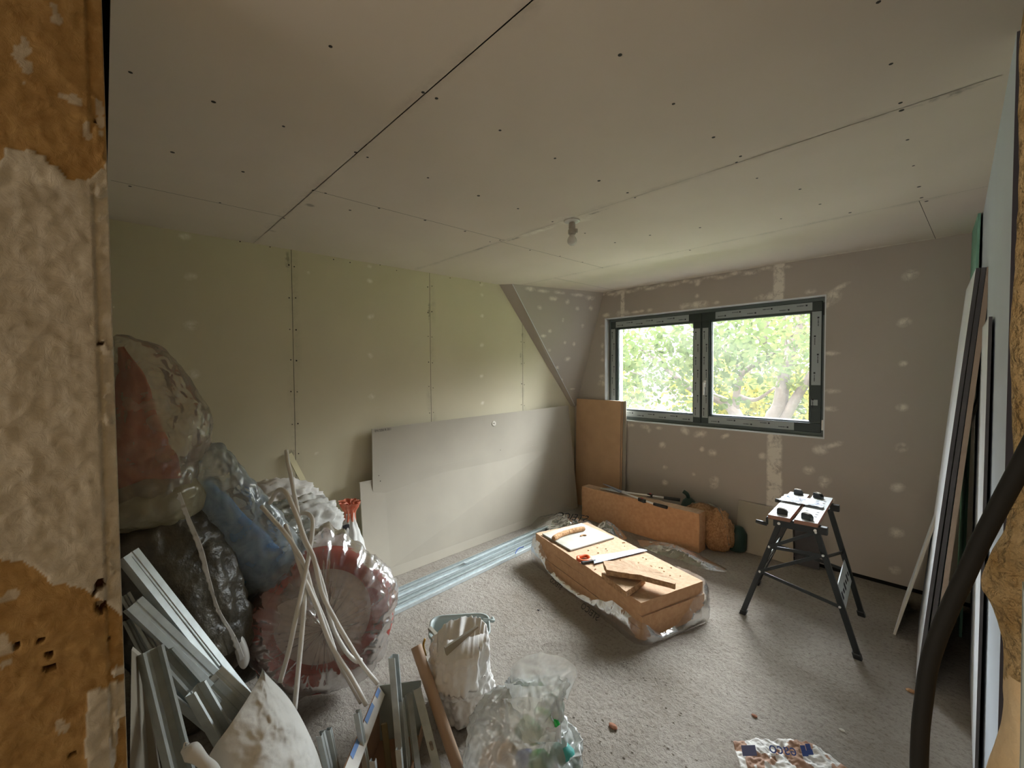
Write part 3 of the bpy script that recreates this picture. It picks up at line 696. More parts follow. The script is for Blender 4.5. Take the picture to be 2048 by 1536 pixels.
def tape(s, x0, x1, z0, z1, ya, marks=True, hor=True):
    bm = bmesh.new(); box(bm, x0, x1, ya-.0016, ya+.0004, z0, z1); tp = obj('protective_tape', bm, 'tape', s)
    bm = bmesh.new(); L = (x1-x0) if hor else (z1-z0); n_ = max(1, int(L/.13)); mid = (z0+z1)/2 if hor else (x0+x1)/2
    for k in range(n_):
        c = (k+.5)/n_*L; off = .012*(1 if k % 2 else -1)
        for j in range(11):
            if j in (8,): continue
            dd = -.045+j*.0075; hh = random.choice((.003, .004, .0025)); ww = .0028
            if j >= 9: hh, ww = .007, .0034
            if hor: box(bm, x0+c+dd-ww, x0+c+dd+ww, ya-.0022, ya-.001, mid+off-hh, mid+off+hh)
            else: box(bm, mid+off-hh, mid+off+hh, ya-.0022, ya-.001, z0+c+dd-ww, z0+c+dd+ww)
    obj('printed_marks', bm, 'ink', s)
sL, w, ya = sash(WX0+.035, XM+.004, WZ0+.035, WZ1-.035, 'dark left sash with tape strips')
sR, w, ya = sash(XM+.008, WX1-.035, WZ0+.035, WZ1-.035, 'dark right sash with tape strips')
t0, t1 = .006, .076
random.seed(5)
zl, zh = WZ0+.035, WZ1-.035
# left sash: top, left, bottom, right strips; right sash likewise with the torn gaps
tape(sL, WX0+.11, XM-.13, zh-t1, zh-t0, ya); tape(sL, WX0+.041, WX0+.041+.06, zl+.09, zh-.09, ya, hor=False)
tape(sL, WX0+.11, XM-.08, zl+t0, zl+t1, ya); tape(sL, XM-.075, XM-.008, zl+.06, zh-.16, ya, hor=False)
tape(sR, XM+.15, WX1-.11, zh-t1, zh-t0, ya); tape(sR, XM+.018, XM+.078, zl+.06, zh-.16, ya, hor=False)
tape(sR, XM+.085, WX1-.24, zl+t0, zl+t1, ya); tape(sR, WX1-.035-t1, WX1-.035-t0, zl+.42, zh-.09, ya, hor=False); tape(sR, WX1-.035-t1, WX1-.035-t0-.02, zl+.24, zl+.29, ya, hor=False)
bm = bmesh.new(); hx = XM+.048; hz = zl+.40
box(bm, hx-.012, hx+.012, ya-.012, ya, hz-.02, hz+.05); box(bm, hx-.008, hx+.008, ya-.045, ya-.033, hz-.10, hz+.03); box(bm, hx-.007, hx+.007, ya-.035, ya, hz+.008, hz+.024)
obj('window_handle', bm, 'white', win, bevel=.003, label='white window handle')
bm = bmesh.new(); box(bm, WX1-.032, WX1-.008, fy0-.018, fy0, WZ0+.06, WZ0+.15); obj('hinge', bm, 'white', win, bevel=.003)
bm = bmesh.new(); box(bm, WX1-.032, WX1-.008, fy0-.018, fy0, WZ1-.16, WZ1-.05); obj('hinge', bm, 'plasticblack', win, bevel=.003)

# ================================================================== OUTSIDE
bm = bmesh.new(); box(bm, -40, 40, YB+2.5, 60, -3.2, -3.0)
Mgr = mat('lawn', (.06, .09, .03), .95, vs=1, col2=(.12, .14, .05)); struct(obj('ground_outside', bm, Mgr, base=(0, 10, -3)))
def leaves(bm, c, rad, n, size, mi=0):
    for _ in range(n):
        while True:
            d = V((random.uniform(-1, 1), random.uniform(-1, 1), random.uniform(-1, 1)))
            if .25 < d.length < 1: break
        p = V(c)+V((d.x*rad[0], d.y*rad[1], d.z*rad[2])); u = V((random.gauss(0, 1), random.gauss(0, 1), random.gauss(0, .7))).normalized()
        w = u.orthogonal().normalized(); w = (w*math.cos(random.random()*6)+u.cross(w)*math.sin(random.random()*6)); s = size*random.uniform(.6, 1.3)
        f = bm.faces.new([bm.verts.new(p+q) for q in (u*s, u*.35*s+w*.45*s, -u*.4*s+w*.4*s, -u*.8*s, -u*.4*s-w*.4*s, u*.35*s-w*.45*s)]); f.material_index = mi
def tree(label, base, limbs, crowns, lm, size, dens, group=None):
    t = thing('tree', label, 'tree', base, group)
    bm = bmesh.new()
    for pts, r0, r1 in limbs: tube(bm, pts, (lambda s, a=r0, b=r1: a+(b-a)*s), n=8, sub=4)
    obj('trunk', bm, 'bark', t, smooth=True)
    bm = bmesh.new()
    for c, rad in crowns: leaves(bm, c, rad, int(dens*rad[0]*rad[1]*rad[2]), size)
    obj('foliage', bm, lm, t)
random.seed(11)
def o3(px, py, y): return at(px, py, y=y)
# maple nearest the window: thick limb rising from the left, forks in the right pane
y1 = 8.6
tree('maple with thick dark forked limb and green leaves outside the right pane', (0.6, y1, -3),
     [([(-.3, y1+.3, -3), (-.2, y1+.2, -1), o3(1485, 900, y1), o3(1470, 826, y1), o3(1440, 800, y1), o3(1380, 775, y1), o3(1290, 700, y1+.4), o3(1240, 690, y1+.6)], .17, .03),
      ([o3(1470, 820, y1), o3(1476, 770, y1), o3(1487, 745, y1), o3(1530, 715, y1-.1), o3(1560, 700, y1-.3)], .075, .02),
      ([o3(1485, 750, y1), o3(1478, 735, y1), o3(1440, 690, y1)], .05, .01),
      ([o3(1470, 790, y1), o3(1510, 800, y1), o3(1550, 775, y1)], .05, .02),
      ([o3(1310, 715, y1+.3), o3(1365, 760, y1), o3(1400, 790, y1)], .03, .04),
      ([o3(1245, 650, y1), o3(1300, 690, y1), o3(1340, 740, y1)], .015, .01), ([o3(1250, 740, y1), o3(1320, 765, y1), o3(1360, 800, y1)], .018, .01),
      ([o3(1530, 540, y1), o3(1535, 620, y1), o3(1530, 690, y1)], .03, .035), ([o3(1440, 620, y1), o3(1520, 680, y1), o3(1540, 730, y1)], .012, .012)],
     [((-.3, y1-.3, 2.0), (1.5, .9, .8)), ((.7, y1-.4, 2.2), (1.3, .9, .9)), ((-2.0, y1+.6, 1.9), (1.5, .9, 1.0)), ((.2, y1-.5, 1.0), (.8, .5, .4))], 'leafgreen', .075, 800)
y2 = 10.2
tree('maple with two pale slanting trunks at the right of the window view', (1.8, y2, -3),
     [([(1.2, y2, -3), o3(1545, 880, y2), o3(1560, 810, y2), o3(1570, 740, y2), o3(1600, 640, y2), o3(1610, 560, y2)], .20, .05),
      ([o3(1555, 860, y2), o3(1590, 800, y2), o3(1615, 760, y2), o3(1650, 700, y2)], .12, .05),
      ([o3(1566, 600, y2), o3(1572, 700, y2), o3(1575, 760, y2)], .03, .04), ([o3(1600, 560, y2), o3(1592, 650, y2)], .03, .03)],
     [((1.9, y2, 2.2), (1.5, 1.0, 1.2)), ((3.4, y2, 2.0), (1.5, 1.0, 1.4)), ((.6, y2+.4, 1.9), (1.3, .8, 1.1))], 'leafpale', .075, 700)
y3 = 12.5
tree('yellowing shrub behind the forked maple', (1.5, y3, -3), [([(1.5, y3, -3), (1.4, y3, 0), (1.2, y3, 1.5)], .08, .02)],
     [((1.0, y3, .6), (2.4, .9, 1.2)), ((4.2, y3, .9), (2.2, .9, 1.5)), ((-1.6, y3, .9), (1.5, .9, 1.3))], 'leafyellow', .09, 620)
for k, (x, lab) in enumerate(((-8.0, 'pale green tree far left behind the window'), (-1.8, 'tall pale tree behind the middle of the window'), (4.4, 'tall pale tree behind the right of the window'))):
    tree(lab, (x, 15.5, -3), [([(x, 15.5, -3), (x+.2, 15.4, .5), (x, 15.5, 3)], .2, .05)],
         [((x, 15.5, 1.4), (2.6, 1.0, 2.2)), ((x+1.2, 15, 0), (2.4, .9, 1.6))], 'leafpale' if k != 1 else 'leafgreen', .13, 380)
tree('yellow leaved tree left of the window view', (-5.5, 12, -3), [([(-5, 12, -3), (-4.6, 12, 0), (-4, 11.8, 2)], .12, .04)], [((-5.4, 11.6, 1.4), (1.7, .8, 1.5)), ((-4.4, 11.4, 1.0), (1.1, .8, 1.2))], 'leafyellow', .085, 280)

# ================================================================== THINGS: right and centre
# lamp holder and bulb
lc = V((1.885, 2.215, ZC))
L_ = thing('ceiling_lamp', 'bare light bulb in a white holder hanging from the plasterboard ceiling', 'light bulb', lc)
bm = bmesh.new(); lathe(bm, lc, [(.0, -.0005), (.050, -.001), (.052, -.006), (.045, -.011), (.016, -.014), (0, -.014)], n=28); obj('ceiling_rose', bm, 'white', L_, smooth=True)
bm = bmesh.new(); lathe(bm, lc, [(.014, -.012), (.020, -.018), (.021, -.05), (.019, -.055), (.024, -.06), (.024, -.085), (.019, -.092)], n=20)
obox(bm, lc+V((.026, .008, -.07)), (.008, 0, 0), (0, .008, 0), (0, 0, .012)); obj('lamp_socket', bm, 'boardgrey', L_, smooth=True)
bm = bmesh.new(); lathe(bm, lc, [(.014, -.09), (.016, -.098), (.026, -.112), (.030, -.128), (.027, -.144), (.016, -.155), (0, -.158)], n=24)
gb = mat('frosted bulb glass', (.75, .74, .68), .25, spec=.6); obj('bulb', bm, gb, L_, smooth=True)

# leaning boards on the left wall
def slab_poly(name, label, cat, corners, d, mats, sidei=1, group=None):
    bm = bmesh.new(); prism(bm, corners, d, 0, sidei if len(mats) > 1 else None)
    bmesh.ops.recalc_face_normals(bm, faces=bm.faces)
    return tag(obj(name, bm, mats), label, cat, group)
d1 = V((-.012, 0, -.001))
q = [V((.075, 1.70, 1.235)), V((.075, 4.33, 1.285)), V((.20, 4.36, .004)), V((.24, 1.62, .004))]
b1 = slab_poly('plasterboard', 'tall cream plasterboard with a small round hole, leaning behind the lower board', 'plasterboard', q, d1, ['board', 'gypsum'], group='boards leaning on the left wall')
hp_ = at(988, 847, x=.085); bm = bmesh.new(); lathe(bm, hp_, [(.0, .0042), (.026, .0042), (.028, .001)], axis=(1, 0, .1), n=20); obj('hole', bm, 'gypsum', b1, label='round recessed hole')
bm = bmesh.new(); lathe(bm, hp_+V((.001, -.004, .002)), [(.0, .0052), (.006, .0052), (.007, .001)], axis=(1, 0, .1), n=12); obj('hole_shadow_gap', bm, 'screw', b1).name = 'hole_shadow'  # small dark disc paints the shadow inside the round hole
tp = at(766, 860, x=.078); text('EN 520 R 001', .028, tp+V((.004, 0, 0)), (0, 1, .02), (-.1, -.02, 1), 'ink', b1)
q = [V((.125, 1.56, .80)), V((.115, 4.17, .875)), V((.205, 4.33, .003)), V((.345, 1.50, .003))]
b2 = slab_poly('plasterboard', 'low wide pale plasterboard leaning in front of the taller one', 'plasterboard', q, d1, ['board', 'gypsum'], group='boards leaning on the left wall')
for a, b_ in ((757, 951), (1000, 900), (760, 962)): discs([at(a, b_, x=.13)+V((.006, 0, 0))], .004, (1, 0, .1), 'screw', b2, 'screw_hole')
# boards in the corner
for k, (mt, lab, xs) in enumerate((('boardbrown', 'tan hardboard sheet standing in the corner, front of its stack', 0), ('boardbrown', 'second tan sheet just behind the front hardboard in the corner', .016), ('board', 'pale plasterboard strip rearmost of the corner stack below the window', .05))):
    y = YB-.025-.0+.0; off = .016*(2-k); x0, x1 = .075+xs*.3, .745+xs
    q = [V((x0, YB-.004-off-.012, 1.365)), V((x1, YB-.004-off-.012, 1.362)), V((x1, YB-.055-off, .003)), V((x0, YB-.055-off, .003))]
    slab_poly('hardboard_sheet' if k < 2 else 'plasterboard_strip', lab, 'board', q, (0, .011, 0), [mt, 'edgetan' if k < 2 else 'gypsum'], group='boards in the corner' if k < 2 else None)
# small boards at the back wall
q = [V((2.065, YB-.03, .455)), V((2.52, YB-.03, .45)), V((2.56, YB-.12, .002)), V((2.07, YB-.12, .002))]
slab_poly('plasterboard_offcut', 'small square plasterboard offcut leaning on the back wall behind the workbench', 'plasterboard', q, (0, .012, 0), ['board', 'gypsum'])
q = [V((2.54, YB-.02, .43)), V((2.72, YB-.02, .43)), V((2.74, YB-.07, .002)), V((2.555, YB-.07, .002))]
slab_poly('plasterboard_offcut', 'narrow dark grey board strip beside the square offcut at the back wall', 'board', q, (0, .012, 0), ['edgedark', 'edgedark'])

# insulation slabs
def fibre_slab(name, c0, ux, L, uy, Wd, z0, z1, mats, label, seed, group=None, parent=None, jag=.004):
    """a slab with slightly uneven faces; c0 corner on plan"""
    ux, uy = V(ux).normalized(), V(uy).normalized(); bm = bmesh.new(); c0 = V(c0)
    nx, ny, nz_ = max(6, int(L/.03)), max(3, int(Wd/.03)), 3
    def P(i, j, k):
        q = c0+ux*L*i/nx+uy*Wd*j/ny+V((0, 0, z0+(z1-z0)*k/nz_)); q.z += 0
        return q+V((noise.noise(q*13+V((seed, 0, 0))), noise.noise(q*13+V((0, seed, 5))), noise.noise(q*15)*.5 if k else 0))*jag
    cache = {}
    def vt(i, j, k):
        if (i, j, k) not in cache: cache[(i, j, k)] = bm.verts.new(P(i, j, k))
        return cache[(i, j, k)]
    for i in range(nx):
        for j in range(ny):
            bm.faces.new([vt(i, j, 0), vt(i, j+1, 0), vt(i+1, j+1, 0), vt(i+1, j, 0)]); bm.faces.new([vt(i, j, nz_), vt(i+1, j, nz_), vt(i+1, j+1, nz_), vt(i, j+1, nz_)]).material_index = 1
    for k in range(nz_):
        for i in range(nx):
            bm.faces.new([vt(i, 0, k), vt(i+1, 0, k), vt(i+1, 0, k+1), vt(i, 0, k+1)]); bm.faces.new([vt(i, ny, k), vt(i, ny, k+1), vt(i+1, ny, k+1), vt(i+1, ny, k)])
        for j in range(ny):
            bm.faces.new([vt(0, j, k), vt(0, j, k+1), vt(0, j+1, k+1), vt(0, j+1, k)]); bm.faces.new([vt(nx, j, k), vt(nx, j+1, k), vt(nx, j+1, k+1), vt(nx, j, k+1)])
    o = obj(name, bm, mats, parent, base=None if parent else c0+V((0, 0, z0)))
    if label: tag(o, label, 'insulation', group)
    return o
K0, K1_ = V((.935, 2.845, 0)), V((2.235, 2.462, 0)); K3 = V((1.075, 3.415, 0))
bu, bv = (K1_-K0).normalized(), (K3-K0).normalized(); BL = (K1_-K0).length; BW = (K3-K0).length
ZB = .258
for k, lab in enumerate(('bottom orange wood fibre slab of the stack on the floor', 'middle orange wood fibre slab of the stack on the floor', 'top orange wood fibre slab of the stack carrying the saw and the tile')):
    fibre_slab('insulation_slab', K0-V((0, 0, 0))+bu*(.012*(k == 1))+bv*(-.006*(k == 0)), bu, BL, bv, BW, .004+k*.0848, .004+k*.0848+.0838, ['orange', 'orangetop'], lab, k*3+1, 'stacked wood fibre slabs')
# slab on edge
fibre_slab('insulation_slab', V((.49, 4.075, 0)), (1, 0, 0), 1.385, (0, 1, 0), .135, .003, .375, ['orange', 'orangetop'], 'orange wood fibre slab standing on its long edge near the back wall', 9, None)
# tile sheet on the stack
def T(px, py, z=ZB+.002): return at(px, py, z=z)
q = [T(1084, 1070), T(1163, 1048.5), T(1229, 1077), T(1141, 1103)]
bm = bmesh.new(); prism(bm, [p+V((0, 0, .014)) for p in q], (0, 0, -.013))
bmesh.ops.recalc_face_normals(bm, faces=bm.faces)
tile = mat('off white sheet with tan stains', (.40, .37, .30), .95, col2=(.50, .49, .46), vs=6, spec=.02)
tag(obj('white_sheet', bm, [tile], bevel=.003), 'stained off-white square sheet lying on the far end of the fibre slab stack', 'tile')
def fibre_chunk(name, label, pts, r, seed, parent=None):
    bm = bmesh.new(); P = catmull(pts, 8); m_ = len(P); rings = []
    for i, p in enumerate(P):
        d = (P[min(i+1, m_-1)]-P[max(i-1, 0)]).normalized(); u = d.cross(V((0, 0, 1))).normalized(); w = V((0, 0, 1)); ring = []
        e = .8 if i in (0, m_-1) else 1
        for k in range(14):
            a = 2*math.pi*k/14; q_ = p+(u*math.cos(a)*r[0]+w*math.sin(a)*r[1])*e
            q_ += (u*math.cos(a)+w*math.sin(a))*(.25*r[0]*ridge(q_, 22, seed)); q_.z = max(q_.z, p.z-r[1]*.95); ring.append(bm.verts.new(q_))
        rings.append(ring)
    for a, b_ in zip(rings, rings[1:]):
        for k in range(14): bm.faces.new([a[k], a[(k+1) % 14], b_[(k+1) % 14], b_[k]])
    bm.faces.new(rings[0][::-1]); bm.faces.new(rings[-1])
    return tag(obj(name, bm, 'crumb'), label, 'insulation')
zt_ = ZB+.016
fibre_chunk('insulation_strip', 'torn strip of wood fibre lying across the off-white sheet', [T(1107, 1077, zt_+.018)]+[T(1122, 1069, zt_+.018), T(1140, 1063, zt_+.018), T(1168, 1057, zt_+.018)], (.021, .019), 3)
fibre_chunk('insulation_crumb', 'small brown crumb of fibre in the middle of the off-white sheet', [T(1161, 1072, zt_+.006), T(1166, 1070, zt_+.006), T(1173, 1070.5, zt_+.006)], (.007, .005), 4)
# two cut pieces
def piece(label, top, th, seed, base_lift=0):
    bm = bmesh.new(); n = len(top); top = [V(p) for p in top]
    rim = []
    for i in range(n):
        for s in range(10):
            p = top[i].lerp(top[(i+1) % n], s/10); rim.append(p+V((noise.noise(p*40+V((seed, 0, 0))), noise.noise(p*40+V((0, seed, 0))), noise.noise(p*30)*.4))*.006)
    c = sum(rim, V())/len(rim); rings = [rim, [p+V((noise.noise(p*60), noise.noise(p*55), 0))*.005-V((0, 0, th*.5)) for p in rim], [p-V((0, 0, th)) for p in rim]]
    vs = [[bm.verts.new(p) for p in r] for r in rings]; cc = bm.verts.new(c+V((0, 0, .001))); cb = bm.verts.new(c-V((0, 0, th)))
    m_ = len(rim)
    for a, b_ in zip(vs, vs[1:]):
        for k in range(m_): bm.faces.new([a[k], b_[k], b_[(k+1) % m_], a[(k+1) % m_]])
    for k in range(m_):
        bm.faces.new([cc, vs[0][k], vs[0][(k+1) % m_]]).material_index = 1; bm.faces.new([cb, vs[-1][(k+1) % m_], vs[-1][k]])
    bmesh.ops.recalc_face_normals(bm, faces=bm.faces)
    return tag(obj('insulation_offcut', bm, ['crumb', 'orangetop']), label, 'insulation', 'offcuts on the slab stack')
zl_ = ZB+.048
piece('short torn fibre offcut lying beneath the long one on the slab stack', [T(1203, 1146, zl_), T(1210, 1150, zl_), T(1252, 1183, zl_), T(1275, 1168, zl_), T(1290, 1155, zl_), T(1230, 1140, zl_)], .042, 2)
piece('long wedge shaped fibre offcut resting on the short one near the saw', [T(1206, 1122, zl_+.068), T(1214, 1140, zl_+.062), T(1280, 1150, zl_+.055), T(1350, 1168, zl_+.035), T(1351, 1160, zl_+.035), T(1310, 1138, zl_+.055), T(1262, 1121, zl_+.068)], .036, 5)
# hand saw
SW = thing('hand_saw', 'hand saw with orange and black handle lying on the fibre slab stack', 'saw', T(1180, 1120, ZB))
zs_ = ZB+.012
h0, tip, tipb = T(1187, 1112, zs_), T(1291, 1098.5, zs_), T(1294, 1101, zs_); heel = T(1188, 1127, zs_); hb = T(1219, 1119, zs_)
bm = bmesh.new(); top_ = [T(1186, 1112, zs_), T(1240, 1104, zs_), T(1280, 1097.5, zs_), T(1293, 1100, zs_), T(1294, 1102, zs_)]
bot = [tipb.lerp(heel, s/36)+(V((0, 0, 0)) if s % 2 else (tip-h0).normalized().cross(V((0, 0, 1)))*.006) for s in range(1, 37)]
prism(bm, top_+bot, (0, 0, .0016)); bmesh.ops.recalc_face_normals(bm, faces=bm.faces); obj('saw_blade', bm, 'sawblue', SW)
ax_ = (T(1240, 1110, zs_)-T(1170, 1120, zs_)).normalized(); ay_ = V((0, 0, 1)).cross(ax_)
hc = T(1168, 1119, zs_)
bm = bmesh.new(); loop = [(-.030, .045), (.030, .052), (.052, .030), (.048, -.010), (.030, -.034), (-.005, -.040), (-.030, -.030), (-.045, .005)]
tube(bm, [hc+ax_*a+ay_*b_+V((0, 0, .004)) for a, b_ in loop+[loop[0]]], .0135, n=10, sub=5); obj('saw_handle', bm, 'orangeplastic', SW, smooth=True)
bm = bmesh.new(); bar(bm, hc-ay_*.050-ax_*.045, hc-ay_*.044+ax_*.055, .026, .022); obj('handle_base', bm, 'plasticblack', SW, bevel=.006)
bm = bmesh.new(); prism(bm, [hc+ax_*.05+ay_*.05+V((0, 0, .0)), hc+ax_*.085+ay_*.02, hc+ax_*.075-ay_*.045, hc+ax_*.04-ay_*.04], (0, 0, .008)); obj('handle_plate', bm, 'boardgrey', SW)
# crumbs on the stack
bm = bmesh.new(); random.seed(21)
for _ in range(90):
    p = K0+bu*random.uniform(.05, BL-.03)+bv*random.uniform(.02, BW-.02)+V((0, 0, ZB+.003)); lump(p, random.uniform(.002, .005), random.random()*9, 1, .5, 3, (1.4, 1, .7), bm)
o = tag(obj('fibre_crumbs', bm, 'crumb'), 'brown crumbs of wood fibre scattered on top of the slab stack', 'crumbs'); o['kind'] = 'stuff'
# film around the stack
def film_skirt(name, label, fn, nu, nv, mt, thick=0):
    bm = sheet(fn, nu, nv); return tag(obj(name, bm, mt, smooth=True), label, 'plastic film')
per = [K0-bu*.0, K0+bu*BL, K0+bu*BL+bv*BW, K0+bv*BW]
def perim(s):
    tot = 2*(BL+BW); d = (s % 1)*tot
    for p, q_, L in ((per[0], per[1], BL), (per[1], per[2], BW), (per[2], per[3], BL), (per[3], per[0], BW)):
        if d <= L:
            nrm = (q_-p).normalized().cross(V((0, 0, 1))); return p.lerp(q_, d/L), nrm
        d -= L
    return per[0], V((0, -1, 0))
def hgt(s):      # how high the torn film still stands round the stack
    tot = 2*(BL+BW); d = (s % 1)*tot
    ks = [(0, .235), (.12, .20), (.35, .045), (.62, .03), (.86, .06), (1.1, .155), (BL-.06, .16), (BL+.02, .13), (BL+.14, .03), (BL+.30, .045), (BL+BW-.08, .20), (BL+BW, .27), (BL+BW+.25, .262), (BL+BW+.45, .10), (2*BL+BW-.3, .08), (2*BL+BW, .27), (tot-.3, .20), (tot, .235)]
    for (a, x), (b_, y) in zip(ks, ks[1:]):
        if a <= d <= b_: return x+(y-x)*(d-a)/(b_-a)
    return .2
def fsk(u, v):
    c = V(); nn = V()
    for w in (-.008, -.004, 0, .004, .008): a, b_ = perim(u+w); c += a/5; nn += b_/5
    nn.normalize(); H = hgt(u)
    z = H*(1-v); bulge = .022+.03*math.sin(math.pi*v)+(.055*max(0, v-.6))
    q = c+nn*bulge; q.z = z
    w_ = .012*ridge(q+V((0, 0, u*3)), 5, 3)+.004*noise.noise(q*24)
    q = q+nn*max(-.008, w_); q.z = max(.005, q.z+.012*noise.noise(q*11)*(1-v)); return q
fw = film_skirt('plastic_wrap', 'torn clear plastic wrapping slumped around the fibre slab stack', fsk, 240, 16, 'film')
def wt(s, size, px, py, z, ux, uy):
    text(s, size, at(px, py, z=z), ux, uy, 'ink', fw)
sd_ = (K0-K1_).normalized()
for (d_, zz, s_) in ((.95, .026, .06), (.50, .03, .05)):
    nn = bu.cross(V((0, 0, 1))); text('STEICO', s_, K0+bu*d_+nn*.10+V((0, 0, zz)), -bu, (V((0, 0, 1))*.6-nn*.5), 'ink', fw)
# STEICO film heap near the corner
def heap(cx, cy, rx, ry, h, seed, rot=0):
    def fn(u, v):
        a = 2*math.pi*u; r = v; rr = 1+.25*noise.noise(V((math.cos(a)*1.5, math.sin(a)*1.5, seed)))
        x, y = rx*r*rr*math.cos(a), ry*r*rr*math.sin(a); x, y = x*math.cos(rot)-y*math.sin(rot), x*math.sin(rot)+y*math.cos(rot)
        q = V((cx+x, cy+y, 0)); q.z = .006+h*(1-r*r)**1.2*(.75+.35*ridge(q, 8, seed))+.018*(1+ridge(q, 16, seed+3))*(1-r)
        return q
    return fn
fh = tag(obj('plastic_film', sheet(heap(.52, 3.70, .40, .27, .10, 2, .25), 90, 26), 'filmgreen', smooth=True), 'crumpled greenish film with mirrored black lettering beside the leaning boards', 'plastic film')
c_ = at(1143, 1038, z=.115); text('STEICO', .125, c_+V((0, 0, .02)), V((-1, -.10, -.1)), V((-.15, .8, .5)), 'ink', fh)
tag(obj('plastic_film', sheet(heap(1.02, 3.83, .22, .17, .12, 6, -.4), 70, 22), 'filmgreen', smooth=True), 'crumpled clear film puffed up between the slab stack and the slab on edge', 'plastic film')
tag(obj('plastic_film', sheet(heap(1.72, 3.90, .42, .14, .05, 9, -.08), 80, 20), 'filmgreen', smooth=True), 'flat clear film spread on the floor in front of the slab on edge', 'plastic film')
# fibre lumps and film behind the slab on edge
bm = bmesh.new(); lump((1.95, 4.31, .17), .14, 3, 4, .5, 4, (.8, .6, 1.25), bm); lump((1.80, 4.31, .27), .11, 5, 4, .5, 4, (1.3, .5, .9), bm)
for v in bm.verts: v.co.z = max(.003, v.co.z)
tag(obj('insulation_lump', bm, 'crumb', smooth=True), 'torn brown wood fibre lumps heaped behind the right end of the slab on edge', 'insulation')
def fn(u, v):
    a = math.pi*(1.0*u); q = V((1.84+.26*math.cos(a), 4.345+.05*math.sin(a*2), .02+.40*math.sin(a)**.7*(1-v*.0)))
    q = V((1.84+.24*(u*2-1), 4.24+.2*v, .42*(1-((u*2-1.05))**4)*(1-.9*v**3))); q += V((0, 0, 1))*.03*ridge(q, 9, 1); q.z = max(q.z, .01); return q
tag(obj('plastic_film', sheet(fn, 50, 30), 'filmgreen', smooth=True), 'olive film draped over the fibre lumps behind the slab on edge', 'plastic film')
J = thing('plastic_jug', 'dark green jug standing behind the slab on edge, its spout up', 'jug', (1.62, 4.40, 0))
bm = bmesh.new(); lathe(bm, (1.62, 4.40, 0), [(.08, .002), (.09, .03), (.09, .30), (.06, .38), (.028, .41)], n=20); dg = mat('dark green plastic', (.03, .06, .05), .4); obj('body', bm, dg, J, smooth=True)
bm = bmesh.new(); tube(bm, [(1.62, 4.40, .40), (1.61, 4.38, .45), (1.575, 4.37, .475)], .02, n=10, sub=4); obj('spout', bm, dg, J, smooth=True)
bm = bmesh.new(); lathe(bm, (2.09, 4.42, 0), [(.07, .002), (.085, .02), (.085, .16), (.05, .22), (.03, .23), (0, .235)], n=20); tag(obj('canister', bm, dg, smooth=True), 'small dark canister on the floor right of the fibre lumps', 'canister')

# hedge shears on the slab
SH = thing('hedge_shears', 'open hedge shears with silver telescopic handles lying on the slab on edge', 'shears', (1.2, 4.14, .38))
zz = .40
def S(px, py, z=zz): return at(px, py, z=z)
bm = bmesh.new(); prism(bm, [S(1205, 968), S(1214, 970), S(1248, 983), S(1250, 987), S(1240, 984)], (0, 0, .004)); obj('blade', bm, 'sawblue', SH)
bm = bmesh.new(); prism(bm, [S(1200, 977, .39), S(1222, 977, .39), S(1247, 983, .39), S(1240, 986, .39)], (0, 0, .004)); obj('blade', bm, 'galv2', SH)
bm = bmesh.new(); lathe(bm, S(1246, 984), [(.016, -.012), (.016, .012), (0, .013)], n=14); obj('pivot_bolt', bm, 'bolt', SH)
for nm, a, b_, c, d in (('upper', (1246, 984), (1295, 990), (1306, 992), (1360, 1000)), ('lower', (1244, 985), (1278, 998), (1290, 1003), (1334, 1015))):
    zz2 = .405 if nm == 'upper' else .398
    p = [at(*k, z=zz2) for k in (a, b_, c, d)]; e1 = p[2].lerp(p[3], .42)
    bm = bmesh.new(); tube(bm, [p[0], e1], .0095, n=10, sub=1); arm = obj('telescopic_arm', bm, 'bolt', SH, smooth=True)
    bm = bmesh.new(); bar(bm, p[1], p[2], .034, .034); obj('clamp_block', bm, 'plasticblack', arm, bevel=.005)
    bm = bmesh.new(); m_ = (p[1]+p[2])/2; obox(bm, m_+V((0, 0, .018)), (.012, 0, 0), (0, .006, 0), (0, 0, .005)); obj('lock_button', bm, mat('red plastic', (.45, .06, .05), .5), arm)
    bm = bmesh.new(); tube(bm, [e1, p[3]], .0165, n=12, sub=1); obj('grip', bm, 'plasticblack', SH, smooth=True)

# ---------------------------------------------------------------- workbench
WBn = thing('folding_workbench', 'black folding workbench with two pale jaws standing before the back wall', 'workbench', (2.83, 3.5, 0))
ZT = .80
tl, tr, bl, br = (at(a, b_, z=ZT) for a, b_ in ((1536, 1029), (1635, 1048), (1573, 982), (1659.5, 995)))
ex = ((tr-tl)+(br-bl)).normalized(); ey = ((bl-tl)+(br-tr)).normalized(); ey = (ey-ex*ey.dot(ex)).normalized(); o0 = tl; Wt = (tr-tl).length; Lt = (bl-tl).length
wj = (Wt-.022)/2
for k in range(2):
    a = o0+ex*(k*(wj+.022)); bm = bmesh.new(); prism(bm, [a, a+ex*wj, a+ex*wj+ey*Lt, a+ey*Lt], (0, 0, -.024), 0, 1)
    bmesh.ops.recalc_face_normals(bm, faces=bm.faces)
    j = obj('jaw', bm, ['benchtop', 'benchedge'], WBn)
    pts = [a+ex*wj*s+ey*Lt*t_ for s in (.25, .75) for t_ in (.20, .28, .36, .72, .80)]
    for p in pts:
        bm = bmesh.new(); lathe(bm, p, [(.009, -.001), (.009, .0008), (0, .0009)], n=12); obj('dog_hole', bm, 'screw', j)
    
